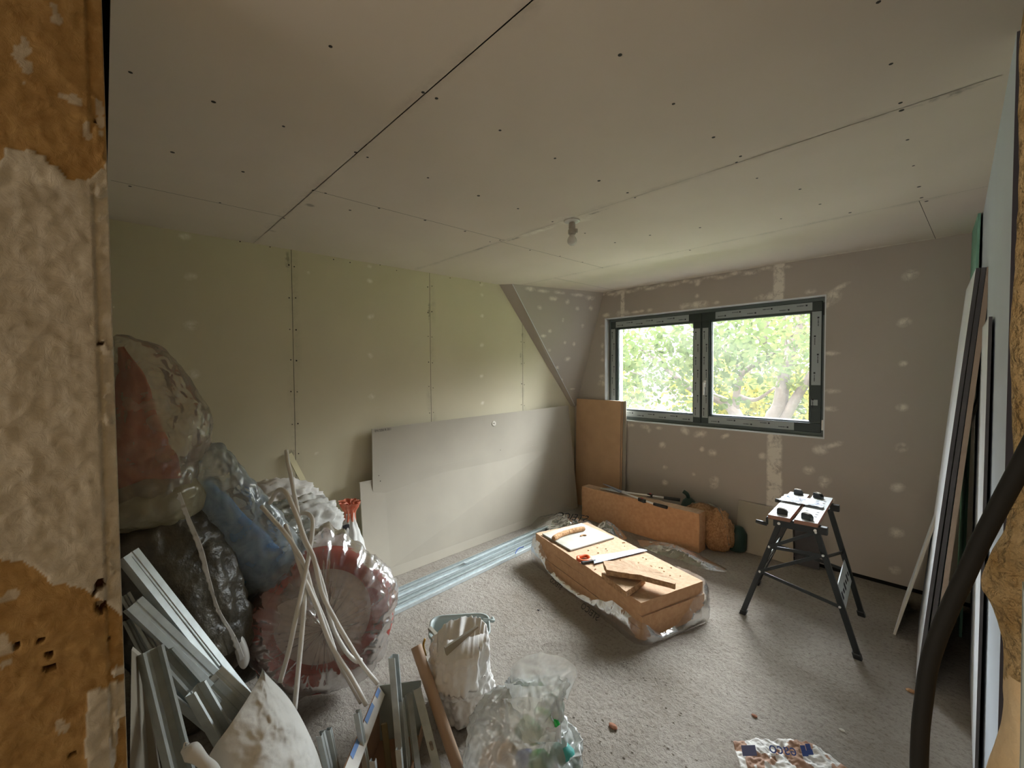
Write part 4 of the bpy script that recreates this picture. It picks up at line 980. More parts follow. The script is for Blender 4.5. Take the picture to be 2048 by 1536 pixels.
def dog(p, rot):
    bm = bmesh.new(); c, s_ = math.cos(rot), math.sin(rot); u = ex*c+ey*s_; w = -ex*s_+ey*c
    prof_ = [(-.030, 0), (.030, 0), (.030, .020), (.018, .034), (-.024, .038), (-.030, .030)]
    prism(bm, [p+u*a+V((0, 0, b_))-w*.016 for a, b_ in prof_], w*.032); bmesh.ops.recalc_face_normals(bm, faces=bm.faces)
    d = obj('clamping_dog', bm, 'plasticblack', WBn, bevel=.003)
    for kk in (-.009, 0, .009):
        bm = bmesh.new(); bar(bm, p+w*kk+u*-.022+V((0, 0, .0385)), p+w*kk+u*.014+V((0, 0, .0365)), .004, .003); obj('grip_rib', bm, 'boardgrey', d)
dog(o0+ex*wj*.55+ey*Lt*.10, .1); dog(o0+ex*(wj+.022+wj*.5)+ey*Lt*.08, -.5); dog(o0+ex*wj*.5+ey*Lt*.93, .1); dog(o0+ex*(wj+.022+wj*.35)+ey*Lt*.90, -.5)
bm = bmesh.new()
ft = {'nl': V((2.555, 3.28, 0)), 'nr': V((3.20, 3.26, 0)), 'fl': V((2.47, 3.81, 0)), 'fr': V((3.125, 3.85, 0))}
zb_ = .715; Ynr = 3.20
def atb(px, py, y): return at(px, py, y=y)
bn0 = o0+ex*(-.0)+ey*(.06)+V((0, 0, -.052)); bf0 = o0+ey*(Lt-.06)+V((0, 0, -.052))
for nm, c in (('near', bn0), ('far', bf0)):
    bm = bmesh.new(); bar(bm, c+ex*.02, c+ex*(Wt+.01), .035, .055); r_ = obj('crossbeam', bm, 'blacksteel', WBn, bevel=.003)
    bm = bmesh.new(); bar(bm, c+ex*(Wt-.01), c+ex*(Wt+.045), .04, .046); obj('slide_end', bm, 'plasticblack', r_, bevel=.004)
tops = {'nl': bn0+ex*.055, 'nr': bn0+ex*(Wt-.015), 'fl': bf0+ex*.055, 'fr': bf0+ex*(Wt-.015)}
for k in ('nl', 'nr', 'fl', 'fr'):
    t_ = tops[k]+V((0, 0, -.005)); f = ft[k]
    bm = bmesh.new(); bar(bm, t_, f+V((0, 0, .03)), .032, .022, up=(0, 1, 0)); lg = obj('leg', bm, 'blacksteel', WBn, bevel=.003)
    bm = bmesh.new(); dn = (f-t_).normalized(); obox(bm, f+V((0, 0, .018)), (.021, 0, 0), (0, .016, 0), dn*.018); obj('rubber_foot', bm, 'plasticblack', lg, bevel=.003)
    bm = bmesh.new(); lathe(bm, t_+V((0, -.016, 0)), [(.009, 0), (.009, .006), (0, .008)], axis=(0, -1, 0), n=12); obj('rivet', bm, 'bolt', lg)
def L_at(k, s): return tops[k].lerp(ft[k], s)
def strut(a, b_, dy=-.014, w=.020):
    bm = bmesh.new(); p, q_ = a+V((0, dy, 0)), b_+V((0, dy, 0)); bar(bm, p, q_, .005, w, up=(0, 0, 1)); s_ = obj('brace', bm, 'blacksteel', WBn)
    for pt in (p, q_):
        bm = bmesh.new(); lathe(bm, pt+V((0, -.003, 0)), [(.007, 0), (.007, .004), (0, .005)], axis=(0, -1, 0), n=10); obj('rivet', bm, 'bolt', s_)
strut(L_at('nl', .505), L_at('nr', .60)); strut(L_at('nl', .50), L_at('nr', .20)+V((.0, 0, 0)), -.018)
strut(L_at('nl', .24), L_at('nr', .02), -.02); strut(L_at('nl', .24), L_at('nr', .20), -.024)
strut(L_at('fl', .505), L_at('fr', .60), .014); strut(L_at('nr', .22), L_at('fr', .42), 0)
for k1, k2, s_ in (('nr', 'fr', .53), ('nl', 'fl', .45)):
    a, b_ = L_at(k1, s_), L_at(k2, s_); dn = (ft[k1]-tops[k1]).normalized()
    bm = bmesh.new(); n_ = dn.cross((b_-a).normalized()); obox(bm, (a+b_)/2+dn*.04, (b_-a)/2, dn*.075, n_*.003); sp_ = obj('step_plate', bm, 'galv', WBn)
    bm = bmesh.new()
    for kk in range(7):
        c = a.lerp(b_, (kk+.8)/7.6)+dn*.045
        for sg in (-1, 1): obox(bm, c+n_*.0036*sg, (b_-a).normalized()*.018, dn*(.022 if kk % 2 else .012), n_*.0008)
    obj('printed_marks', bm, 'ink', sp_)
for yy, zf in ((.10, 0), (.72, 0)):
    p = o0+ey*Lt*yy+V((0, 0, -.04)); bm = bmesh.new()
    if yy < .5:
        tube(bm, [p+ex*.02, p-ex*.018, p-ex*.02+V((0, 0, -.004)), p-ex*.02+V((0, 0, -.045))], .008, n=10, sub=1); cr_ = obj('crank', bm, 'blacksteel', WBn, smooth=True)
        bm = bmesh.new(); tube(bm, [p-ex*.02+V((0, 0, -.045)), p-ex*.085+V((0, 0, -.040))], .013, n=12, sub=1); obj('crank_knob', bm, 'plasticblack', cr_, smooth=True)
    else:
        tube(bm, [p+ex*.02, p-ex*.03], .008, n=10, sub=1); cr_ = obj('crank', bm, 'blacksteel', WBn, smooth=True)
        bm = bmesh.new(); tube(bm, [p-ex*.0+V((0, 0, .005)), p-ex*.06+V((0, 0, .008))], .014, n=12, sub=1); obj('crank_knob', bm, 'plasticblack', cr_, smooth=True)
# crumpled sheet on the bench
pc = [at(a, b_, z=ZT+.006) for a, b_ in ((1556, 1001), (1572, 990), (1646, 1005), (1647, 1018))]
def fn(u, v):
    q = (pc[0]*(1-u)+pc[3]*u)*(1-v)+(pc[1]*(1-u)+pc[2]*u)*v; q = q.copy(); q.z = ZT+.003+.012*abs(noise.noise(q*25))+.006*(1+ridge(q, 20, 2)); q.x += .008*noise.noise(q*30); return q
ps = tag(obj('crumpled_leaflet', sheet(fn, 46, 22), 'paper'), 'crumpled white and blue instruction leaflet lying across the workbench jaws', 'paper')
bm = bmesh.new(); random.seed(8)
for _ in range(40):
    u, v = random.uniform(.08, .92), random.uniform(.12, .88); q = fn(u, v); obox(bm, q+V((0, 0, .0012)), (random.uniform(.004, .02), 0, 0), (0, .0015, 0), (0, 0, .0003))
obj('printed_lines', bm, 'inkblue', ps)

# ---------------------------------------------------------------- boards on the right wall
def rboard(name, label, near_bot, near_top, L, th, mface, medge, dirv=(0, 1, 0), group=None):
    nb, ntp = V(near_bot), V(near_top); d = V(dirv).normalized()*L; ut = (ntp-nb).normalized(); n_ = ut.cross(V(dirv).normalized())
    if n_.x < 0: n_ = -n_
    bm = bmesh.new(); prism(bm, [nb, ntp, ntp+d, nb+d], n_*th, 0, 1); bmesh.ops.recalc_face_normals(bm, faces=bm.faces)
    return tag(obj(name, bm, [mface, medge]), label, 'board', group)
g_ = 'boards leaning on the right wall'
def onf(px, py): return at(px, py, z=.003)
nb = onf(1786, 1268); tp = at(1897, 960, y=nb.y)
ztop = tp.z+(tp.z-nb.z)*.62; ntp = nb+(tp-nb)*1.62
rboard('plasterboard', 'pale board leaning widest into the room, its foot nearest the workbench', nb, ntp, .62, .013, 'boardwhite', 'gypsum', (-.02, 1, 0), g_)
nb = onf(1831, 1372); tp = at(1952, 536, y=nb.y)
dv = (-.068, 1, 0)
for k, (mf, me, lab, th) in enumerate((('boardwhite', 'edgedark', 'pale faced board with dark edge, outermost of the tall leaning group', .016), ('boardgrey', 'edgedark', 'grey board with dark edge, second of the tall leaning group', .017), ('boardwhite', 'edgetan', 'board with tan raw edge, innermost of the tall leaning group', .020))):
    off = V((.0185*k, .004*k, 0)); rboard('plasterboard', lab, nb+off+V((.006*k, 0, 0)), V((tp.x, nb.y, tp.z))+off, .85, th, mf, me, dv, g_)
# green moisture board behind, near-vertical
gy = 4.0; gt = at(1962, 418, y=gy); gb_ = at(1945, 470, y=gy)
rboard('plasterboard', 'green moisture resistant board, tallest against the right wall', (gt.x-.05, gy, .003), (gt.x-.012, gy, gt.z), .5, .013, 'boardgreen', 'boardgreen', (-.07, 1, 0), g_)
bl_ = at(1955, 900, y=3.45)
rboard('sheet_panel', 'near-black panel standing upright behind the tall leaning boards', (bl_.x-.01, 3.45, .003), (bl_.x+.004, 3.45, at(1955, 862, y=3.45).z), .5, .012, 'edgedark', 'edgedark', (-.02, 1, 0), g_)
nb = at(1968, 1400, y=2.35); tp = at(1972, 640, y=2.35)
rboard('plasterboard', 'thin white strip board with black edge standing close to the bluish wall', (3.695, 2.55, .003), (3.702, 2.55, at(1970, 634, y=2.55).z), .9, .010, 'boardwhite', 'edgedark', (-.036, 1, 0), g_)

# hose
hp2 = [(2085, 850), (2037, 940), (1992, 1024), (1957, 1092), (1932, 1148), (1903, 1208), (1876, 1273), (1857, 1335), (1848, 1397), (1841, 1460), (1838, 1536), (1838, 1600)]
hpts = [at(a, b_, y=.66+.01*math.sin(a*.02)) for a, b_ in hp2]; hpts.append(hpts[-1]+V((-.01, -.02, -.35))); hpts.append(hpts[-1]+V((-.03, .0, -.35))); hpts.append(V((hpts[-1].x-.08, hpts[-1].y+.1, .03)))
bm = bmesh.new(); tube(bm, hpts, .0080, n=20, sub=8); tag(obj('insulated_hose', bm, 'hose', smooth=True), 'thick black foam covered hose hanging in front of the right opening edge', 'hose')

# profiles on the floor
def cprof(bm, p, q_, w, d, up=(0, 0, 1), t=.0018, lip=.008, groove=True):
    """open C channel from p to q: web of width w, flanges of depth d rising along up"""
    p, q_ = V(p), V(q_); ax = (q_-p).normalized(); u = V(up); u = (u-ax*u.dot(ax)).normalized(); s = ax.cross(u)
    sec = [(-w/2+lip, d), (-w/2, d), (-w/2, 0)]+([(-w*.12, 0), (-w*.08, .003), (w*.08, .003), (w*.12, 0)] if groove else [])+[(w/2, 0), (w/2, d), (w/2-lip, d)]
    inn = []
    for i, (a, b_) in enumerate(sec):
        a0 = sec[max(i-1, 0)]; a1 = sec[min(i+1, len(sec)-1)]; tx, ty = a1[0]-a0[0], a1[1]-a0[1]; l = math.hypot(tx, ty); inn.append((a-ty/l*t, b_+tx/l*t))
    ring = sec+inn[::-1]
    prism(bm, [p+s*a+u*b_ for a, b_ in ring], q_-p)
pa, pb = at(797, 1225, z=0), at(1065, 1096, z=0); ta, tb = at(797, 1184, z=0), at(1090, 1057, z=0)
g_ = 'steel profiles lying along the leaning board'
labs = ('floor steel profile nearest the room centre', 'floor steel profile second from the room centre', 'floor steel profile third from the room centre', 'floor steel profile closest to the leaning plasterboard')
for k in range(4):
    s = k/3; a, b_ = pa.lerp(ta, s*.92+.04), pb.lerp(tb, s*.92+.04); d_ = (b_-a).normalized(); a2 = a-d_*.55; b2_ = b_+d_*(.10 if k < 2 else .35)
    bm = bmesh.new(); cprof(bm, a2+V((0, 0, .003)), b2_+V((0, 0, .003)), .052, .026, t=.0015, lip=.006); bmesh.ops.recalc_face_normals(bm, faces=bm.faces)
    tag(obj('steel_profile', bm, 'galv' if k % 2 == 0 else 'galv2'), labs[k], 'steel profile', g_)
bm = bmesh.new(); a, b_ = at(930, 1127, z=.04), at(1110, 1047, z=.04); cprof(bm, a, b_, .03, .012, t=.0015, lip=.004); bmesh.ops.recalc_face_normals(bm, faces=bm.faces)
tag(obj('steel_profile', bm, 'galv'), 'narrow bright steel profile lying on top of the floor profiles', 'steel profile')
c = at(1035, 1102, z=.034); bm = bmesh.new(); u = (tb-pb).normalized()*.07
tube(bm, [c-u, c-u*.9+V((0, 0, .008)), c+V((0, 0, .012)), c+u*.8+V((0, .01, .008)), c+u+V((0, .04, -.004)), c+u*.7+V((0, .06, .008))], .004, n=8); tag(obj('strap', bm, 'bluetie', smooth=True), 'blue tie around the ends of the floor profiles', 'strap')

# debris on the floor
random.seed(31); bm = bmesh.new()
for _ in range(420):
    x, y = random.uniform(.7, 3.4), random.uniform(1.0, 4.3)
    lump((x, y, .0015), random.choice((.0012, .002, .0025, .0035)), random.random()*9, 1, .4, 3, (1.3, 1, .6), bm)
for _ in range(160):
    x, y = 2.45+random.gauss(0, .35), 1.9+random.gauss(0, .3); lump((x, y, .0015), random.uniform(.002, .005), random.random()*9, 1, .4, 3, (1.3, 1, .5), bm)
o = tag(obj('floor_grit', bm, 'floor', base=(2, 2, 0)), 'grit and plaster crumbs scattered over the rough concrete floor', 'debris'); o['kind'] = 'stuff'
for px, py, r, mt, lab in ((1226, 1455, .013, 'redbrick', 'reddish stone chip on the floor right of the clear bag'), (1822, 1384, .012, 'crumb', 'ochre fibre crumb at the foot of the tall leaning boards'), (1684, 1462, .007, 'gypsum', 'pale plaster chip on the floor above the paper bag'), (1509, 1433, .008, 'redbrick', 'small brown chip on the floor left of the workbench leg'), (1077, 1221, .006, 'edgedark', 'dark pebble on the floor beside the shadow of the slab stack')):
    p = at(px, py, z=0); tag(obj('stone_chip', lump(p+V((0, 0, r*.5)), r, px, 2, .4, 3, (1.5, 1, .6)), mt), lab, 'stone chip')

# ================================================================== THINGS: the pile on the left
def dirz(a, b_): return (V(b_)-V(a)).normalized()
# plastic sacks stacked at the front wall
RX = 1.15
def Lp(px, py, x): return at(px, py, x=x)
rb_ = thing('plastic_sack', 'clear plastic sack holding a red bundle, on top of the pile beside the plaster', 'sack', Lp(300, 1010, RX))
tp_, bt = Lp(232, 690, RX-.05), Lp(262, 985, RX)
bm = bag([Lp(242, 694, RX), Lp(262, 760, RX), Lp(266, 860, RX), Lp(275, 940, RX), Lp(285, 985, RX)], [(.010, .01), (.045, .03), (.095, .05), (.14, .08), (.13, .09)], (.15, 1, 0), wr=.020, ws=7, seed=2, pleat=.010, np_=5)
obj('red_bundle', bm, 'redstuff', rb_, smooth=True)
bm = bag([Lp(228, 672, RX), Lp(248, 690, RX), Lp(285, 740, RX), Lp(298, 820, RX), Lp(300, 860, RX), Lp(280, 920, RX), Lp(285, 985, RX), Lp(300, 1008, RX)], [(.01, .01), (.05, .03), (.12, .07), (.20, .11), (.225, .13), (.20, .14), (.19, .15), (.13, .12)], (.15, 1, 0), n=120, sub=18, wr=.022, ws=7, seed=4, caps=False)
obj('clear_film', bm, 'filmred', rb_, smooth=True)
ob_ = thing('plastic_sack', 'yellowish cloudy sack squashed between the red bundle and the dark sack', 'sack', Lp(280, 1060, RX))
bm = bag([Lp(250, 965, RX), Lp(265, 1000, RX), Lp(262, 1030, RX), Lp(258, 1052, RX)], [(.10, .08), (.24, .17), (.22, .16), (.12, .10)], (.15, 1, 0), wr=.03, ws=7, seed=5)
obj('sack_body', bm, 'filmyellow', ob_, smooth=True); bm = bag([Lp(250, 972, RX), Lp(262, 1002, RX), Lp(258, 1044, RX)], [(.08, .07), (.20, .14), (.09, .08)], (.15, 1, 0), wr=.03, ws=7, seed=6); obj('contents', bm, 'olivecloth', ob_, smooth=True)
tag(obj('rubbish_sack', bag([Lp(262, 1035, RX), Lp(282, 1060, RX), Lp(312, 1120, RX), Lp(350, 1190, RX+.05), Lp(385, 1270, RX+.1), Lp(415, 1330, RX+.15), Lp(425, 1362, RX+.2)], [(.05, .05), (.19, .14), (.24, .18), (.235, .18), (.21, .17), (.16, .14), (.05, .05)], (.25, 1, 0), wr=.035, ws=6, seed=8, pleat=.006), 'darkbag', smooth=True), 'big dark olive rubbish sack under the red bundle, behind the steel studs', 'sack')
# torn woven strip hanging along the dark sack
e_ = [Lp(358, 985, 1.42), Lp(378, 1040, 1.42), Lp(402, 1100, 1.42), Lp(418, 1160, 1.42), Lp(437, 1220, 1.42), Lp(468, 1275, 1.42), Lp(486, 1320, 1.42)]
ec = catmull(e_, 12)
def fn(u, v):
    i = min(len(ec)-1, int(u*(len(ec)-1))); p = ec[i]; wd = .0055+.003*math.sin(u*5)**2+(.012*abs(noise.noise(p*45)) if v > .5 else 0)
    q = p+V((.1, -1, -.2)).normalized()*wd*(v-.5)*2; return q+V((1, 0, 0))*.006*noise.noise(q*12)
bm = sheet(fn, 84, 5); o = tag(obj('torn_strip', bm, 'sackwhite', smooth=True), 'ragged pale torn strip hanging along the edge of the dark rubbish sack', 'strip')
md = o.modifiers.new('solid', 'SOLIDIFY'); md.thickness = .002
# dark sack right behind it, dark sheet between
tag(obj('rubbish_sack', bag([Lp(392, 960, .95), Lp(400, 1050, .98), Lp(440, 1160, 1.0), Lp(480, 1280, 1.0), Lp(500, 1345, 1.0)], [(.05, .05), (.14, .09), (.17, .1), (.16, .1), (.06, .06)], (.25, 1, 0), wr=.03, ws=6, seed=12), 'darkbag', smooth=True), 'black rubbish sack deep in the pile behind the blue sack', 'sack')
P_ = thing('plastic_pipe', 'short fat white pipe end poking out below the dark rubbish sack', 'pipe', Lp(480, 1330, 1.5))
bm = bmesh.new(); tube(bm, [Lp(466, 1268, 1.36), Lp(480, 1292, 1.38), Lp(487, 1316, 1.40), Lp(488, 1338, 1.42)], (lambda s:   .026 if s < .55 else .026*math.sqrt(max(.02, 1-((s-.55)/.45)**2))), n=18, sub=8); obj('pipe_body', bm, 'white', P_, smooth=True)
# blue sack
X2 = 1.12
bb = thing('plastic_sack', 'long milky plastic sack with blue cloth inside, slanting across the pile', 'sack', Lp(520, 1200, X2))
bm = bag([Lp(405, 965, X2), Lp(425, 1010, X2), Lp(462, 1075, X2), Lp(510, 1135, X2), Lp(540, 1175, X2), Lp(548, 1190, X2)], [(.03, .02), (.085, .04), (.135, .055), (.155, .065), (.125, .06), (.03, .02)], (.7, .7, .55), wr=.014, ws=6, seed=15)
obj('blue_cloth', bm, 'bluestuff', bb, smooth=True)
bm = bag([Lp(395, 900, X2), Lp(415, 925, X2), Lp(436, 985, X2), Lp(470, 1050, X2), Lp(515, 1115, X2), Lp(552, 1165, X2), Lp(572, 1195, X2), Lp(580, 1212, X2)], [(.05, .04), (.11, .07), (.16, .10), (.20, .12), (.215, .13), (.19, .12), (.12, .06), (.04, .02)], (.7, .7, .55), n=120, sub=18, wr=.020, ws=8, seed=16, caps=False)
obj('milky_film', bm, 'filmblue', bb, smooth=True)
# pale crumpled sacks behind the conduits
for k, (lab, c, r, sq, mt) in enumerate((('crumpled beige film bag behind the conduits, upper one', (548, 1015, .55), .17, (.8, 1.3, .8), 'sackgrey'), ('greenish crumpled film bag behind the conduits, lower left one', (545, 1058, .75), .16, (.8, 1.3, .75), 'filmgreen'), ('pale twisted film bag right behind the white conduits', (600, 1055, .7), .17, (.8, 1.2, .9), 'sackwhite'))):
    p = Lp(*c); lm_ = lump(p, r, k*3+2, 5, .5, 4.5, sq); o = tag(obj('film_bag', lm_, mt, smooth=True), lab, 'film bag')
# supports: big grey sack low behind, carries the pile
tag(obj('rubble_sack', bag([(.62, .62, .01), (.62, .62, .12), (.60, .62, .40), (.58, .62, .62), (.58, .62, .72)], [(.24, .18), (.32, .24), (.30, .22), (.22, .16), (.05, .05)], (1, 0, 0), wr=.03, ws=5, seed=18), 'sackgrey', smooth=True), 'dusty grey rubble sack at the bottom of the pile near the left wall', 'sack')
tag(obj('rubble_sack', bag([(.95, .28, .01), (.95, .28, .12), (.95, .28, .40), (.95, .28, .62), (.95, .28, .68)], [(.20, .14), (.26, .18), (.26, .18), (.22, .16), (.05, .05)], (1, 0, 0), wr=.03, ws=5, seed=19), 'darkbag', smooth=True), 'low dark sack under the dark olive rubbish sack against the front wall', 'sack')
# orange tied sack
cn = V((.40, 1.33, 0)); T_ = thing('refuse_bag', 'tall white refuse bag gathered with an orange drawstring beside the leaning boards', 'bag', cn)
bm = bag([cn+V((0, 0, .005)), cn+V((0, 0, .1)), cn+V((.0, 0, .35)), cn+V((.01, .01, .52)), cn+V((.02, .02, .62)), cn+V((.02, .02, .66))], [(.13, .13), (.165, .16), (.13, .13), (.08, .075), (.032, .03), (.028, .028)], (1, 0, 0), wr=.014, ws=8, seed=21, pleat=.007, np_=9)
obj('bag_body', bm, 'sackwhite', T_, smooth=True)
bm = bag([cn+V((.02, .02, .60)), cn+V((.02, .02, .66)), cn+V((.02, .02, .70)), cn+V((.02, .02, .745))], [(.036, .034), (.033, .033), (.045, .045), (.082, .06)], (1, 0, 0), wr=.014, ws=14, seed=22, pleat=.013, np_=7, caps=False)
od = mat('orange drawstring film', (.62, .12, .05), .5, col2=(.72, .30, .20), vs=30); obj('orange_collar', bm, od, T_, smooth=True)
bm = bmesh.new()
for a in (0, 1.4, 2.6, 4.1, 5.2): 
    q = cn+V((.02, .02, .70)); tube(bm, [q, q+V((math.cos(a)*.03, math.sin(a)*.03, .04)), q+V((math.cos(a)*.07, math.sin(a)*.07, .045))], .006, n=6, sub=4)
obj('drawstring', bm, od, T_, smooth=True)
bm = bmesh.new()
for k in range(5): obox(bm, cn+V((.115-.012*k, -.03, .20+.09*k)), (.004, .012, 0), (0, .012, .002), (0, 0, .03))
obj('printed_marks', bm, 'ink', T_)
# cream strips against the wall
bm = bmesh.new(); a, b_ = Lp(578, 908, .02), Lp(760, 1270, .42)
b_ = V((.55, b_.y if b_.y > 1.0 else 1.5, .01)) ; a2 = Lp(655, 1055, .16); dv_ = (a2-a).normalized(); t_ = (a.z-.01)/-dv_.z; bar(bm, a, a+dv_*t_, .045, .009, up=(1, .3, .1))
tag(obj('cream_strip', bm, 'creamstrip'), 'long cream plastic strip leaning on the left wall, the steeper of two', 'strip', 'cream strips by the wall')
bm = bmesh.new(); a = Lp(572, 990, .03); a2 = Lp(640, 1050, .16); dv_ = (a2-a).normalized(); t_ = (a.z-.01)/-dv_.z; bar(bm, a, a+dv_*t_, .045, .009, up=(1, .3, .1))
tag(obj('cream_strip', bm, 'creamstrip'), 'second cream strip lying lower and flatter behind the conduits', 'strip', 'cream strips by the wall')

# red coil in film
RC = Lp(648, 1232, 1.30); rn = (CAM-RC); rn.z = .45; rn.normalize()
ru = rn.cross(V((0, 0, 1))).normalized(); rw = ru.cross(rn)*-1
if rw.z < 0: rw = -rw
cl = thing('hose_coil', 'round coil of dusty red hose packed in milky film, in front of the pile', 'hose coil', (RC.x, RC.y, 0))
for k in range(5):
    bm = bmesh.new(); R0 = .30+.012*math.sin(k*2.1); N_ = 96; off = -.05+.026*k
    ring = [RC+rn*(off*.9)+ru*R0*math.cos(a)+rw*R0*1.0*math.sin(a)+rn*.01*math.sin(3*a+k) for a in [2*math.pi*i/N_ for i in range(N_+1)]]
    tube(bm, ring, .048, n=12, sub=1); obj('coil_turn', bm, 'redhose', cl, smooth=True)
bm = bmesh.new()
def fn(u, v):
    a = 2*math.pi*u; r = .245*v; q = RC-rn*.03+ru*r*math.cos(a)+rw*r*math.sin(a); return q+rn*(.03*ridge(q, 6, 7))
obj('inner_film', sheet(fn, 60, 14), 'sackgrey', cl, smooth=True)
def fn(u, v):
    a = 2*math.pi*u; ph = math.pi*(v-.5); rr = (.365+.018*math.sin(5*a))*math.cos(ph)**.55 if abs(ph) < 1.57 else 0.0
    top = max(0, math.sin(a-.12))**5; rr *= (1+.20*top)
    q = RC+ru*rr*math.cos(a)*(1-.25*top)+rw*rr*math.sin(a)+rn*(.185*math.sin(ph))*(1-.4*top)
    f = .020*ridge(V((math.cos(a)*5, math.sin(a)*5, v*1.6)), 1.6, 3)+.014*ridge(q, 9, 4)+.012*top*math.sin(a*24)
    q = q+(rn*math.sin(ph)+(ru*math.cos(a)+rw*math.sin(a))*math.cos(ph))*f; q.z = max(q.z, .008); return q
obj('milky_film', sheet(fn, 170, 60), 'filmpink', cl, smooth=True)

# white conduits
g_ = 'white conduits across the red coil'
cond = [('white conduit rising highest of the bunch, its end against the left wall', [(572.6, 902), (576, 925), (581, 947), (588, 985), (594, 1016), (600, 1049), (609, 1082), (630, 1125), (648, 1180), (664, 1250), (690, 1300), (712, 1322), (722, 1320)], 1.25, 1.75),
 ('white conduit ending over the blue sack, leftmost at its top', [(523, 1013), (545, 1038), (566, 1061), (587, 1091), (609, 1130), (625, 1185), (652, 1250), (676, 1320), (700, 1365), (722, 1405)], 1.45, 1.8),
 ('white conduit bent over in a hook at its top', [(540, 1006), (552, 985), (562, 979), (573, 986), (587, 1016), (600, 1050), (612, 1083), (628, 1118), (644, 1186), (668, 1235), (695, 1282), (725, 1330), (755, 1367)], 1.4, 1.85),
 ('white conduit hanging straight down left of the coil centre', [(603, 1027), (616, 1028), (625, 1040), (624, 1070), (618, 1110), (608, 1160), (594, 1225), (578, 1300), (560, 1365)], 1.45, 1.75),
 ('white conduit hanging down the middle of the coil to the white sack', [(598, 1110), (609, 1177), (606, 1240), (597, 1336), (589, 1420)], 1.5, 1.85),
 ('white conduit crossing the others and ending low at the right of the coil', [(571, 1050), (588, 1095), (606, 1150), (634, 1215), (662, 1290), (700, 1350), (733, 1410)], 1.4, 1.85)]
for k, (lab, pts, xa, xb) in enumerate(cond):
    n_ = len(pts); bm = bmesh.new(); tube(bm, [Lp(a, b_, xa+(xb-xa)*(i/(n_-1))**.7+.012*k) for i, (a, b_) in enumerate(pts)], .0098, n=10, sub=7)
    tag(obj('conduit', bm, 'creamplastic', smooth=True), lab, 'conduit', g_)

# steel studs, upper left bunch
def stud(lab, p, q_, w, d, face_to=None, mt='galv', ext=0, group='steel studs stacked beside the plaster', name='steel_stud', hole=False, lipv=.008):
    p, q_ = V(p), V(q_); ax = (q_-p).normalized(); up = (CAM-(p+q_)/2) if face_to is None else V(face_to)
    bm = bmesh.new(); cprof(bm, p, q_+ax*ext, w, d, up=up, t=.0014, lip=lipv); bmesh.ops.recalc_face_normals(bm, faces=bm.faces)
    return tag(obj(name, bm, mt), lab, 'steel stud', group)
# (label, top px, bottom px, x depth, width m, flange m, open side)
stud('widest bright stud slanting highest over the dark rubbish sack', Lp(262, 1105, 1.70), Lp(488, 1392, 1.86), .062, .03, (-.4, -.2, -1) , 'galv', .06)
stud('bright stud lying just under the widest slanting one', Lp(248, 1122, 1.68), Lp(470, 1400, 1.84), .05, .03, (.2, 1, .2), 'galv2', .06)
stud('stud slanting below the first two with a notched top', Lp(270, 1205, 1.78), Lp(478, 1405, 1.90), .055, .028, (-1, -.3, -1), 'galv', .05)
for k, (a, c) in enumerate((((250, 1190), (330, 1330)), ((262, 1215), (352, 1345)), ((256, 1240), (318, 1360)))):
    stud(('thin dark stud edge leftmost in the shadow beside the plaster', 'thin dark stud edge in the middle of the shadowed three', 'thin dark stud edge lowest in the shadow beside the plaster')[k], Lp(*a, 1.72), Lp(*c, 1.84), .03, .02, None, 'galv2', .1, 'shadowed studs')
stud('broad open stud standing nearly upright at the lower left', Lp(293, 1303, 2.02), Lp(350, 1536, 2.16), .058, .032, (1, .6, .3), 'galv2', .55)
stud('open stud slanting right behind the upright open stud', Lp(322, 1312, 1.94), Lp(400, 1400, 1.98), .05, .03, (1, .5, .6), 'galv2', .05)
stud('stud with a square cut end resting on the white sack mouth', Lp(382, 1381, 2.02), Lp(432, 1468, 2.06), .056, .032, (.6, .6, 1), 'galv', .06)
stud('short dull stud end just above the white sack rim', Lp(424, 1372, 1.96), Lp(480, 1430, 2.0), .05, .03, (-.3, .4, -1), 'galv2', .06)
stud('bright stud entering the sack beside the widest one', Lp(432, 1345, 1.94), Lp(492, 1402, 1.98), .045, .03, (-.2, .6, -1), 'galv', .05)
stud('thin stud lying low across behind the square cut one', Lp(336, 1392, 1.94), Lp(400, 1445, 1.98), .035, .025, (0, 0, 1), 'galv', .04)
# plasterboard offcut at the lower left
a, b_ = Lp(272, 1290, 2.14), Lp(262, 1536, 2.22); 
q = [Lp(266, 1293, 2.10), Lp(283, 1308, 1.95), Lp(325, 1560, 1.98), Lp(330, 1900, 2.02), Lp(258, 1900, 2.18)]
bm = bmesh.new(); prism(bm, q, V((.025, -.004, .004)), 0, 1); bmesh.ops.recalc_face_normals(bm, faces=bm.faces)
tag(obj('plasterboard_offcut', bm, ['board', 'gypsum']), 'narrow cream plasterboard offcut standing upright beside the plastered wall end', 'plasterboard')
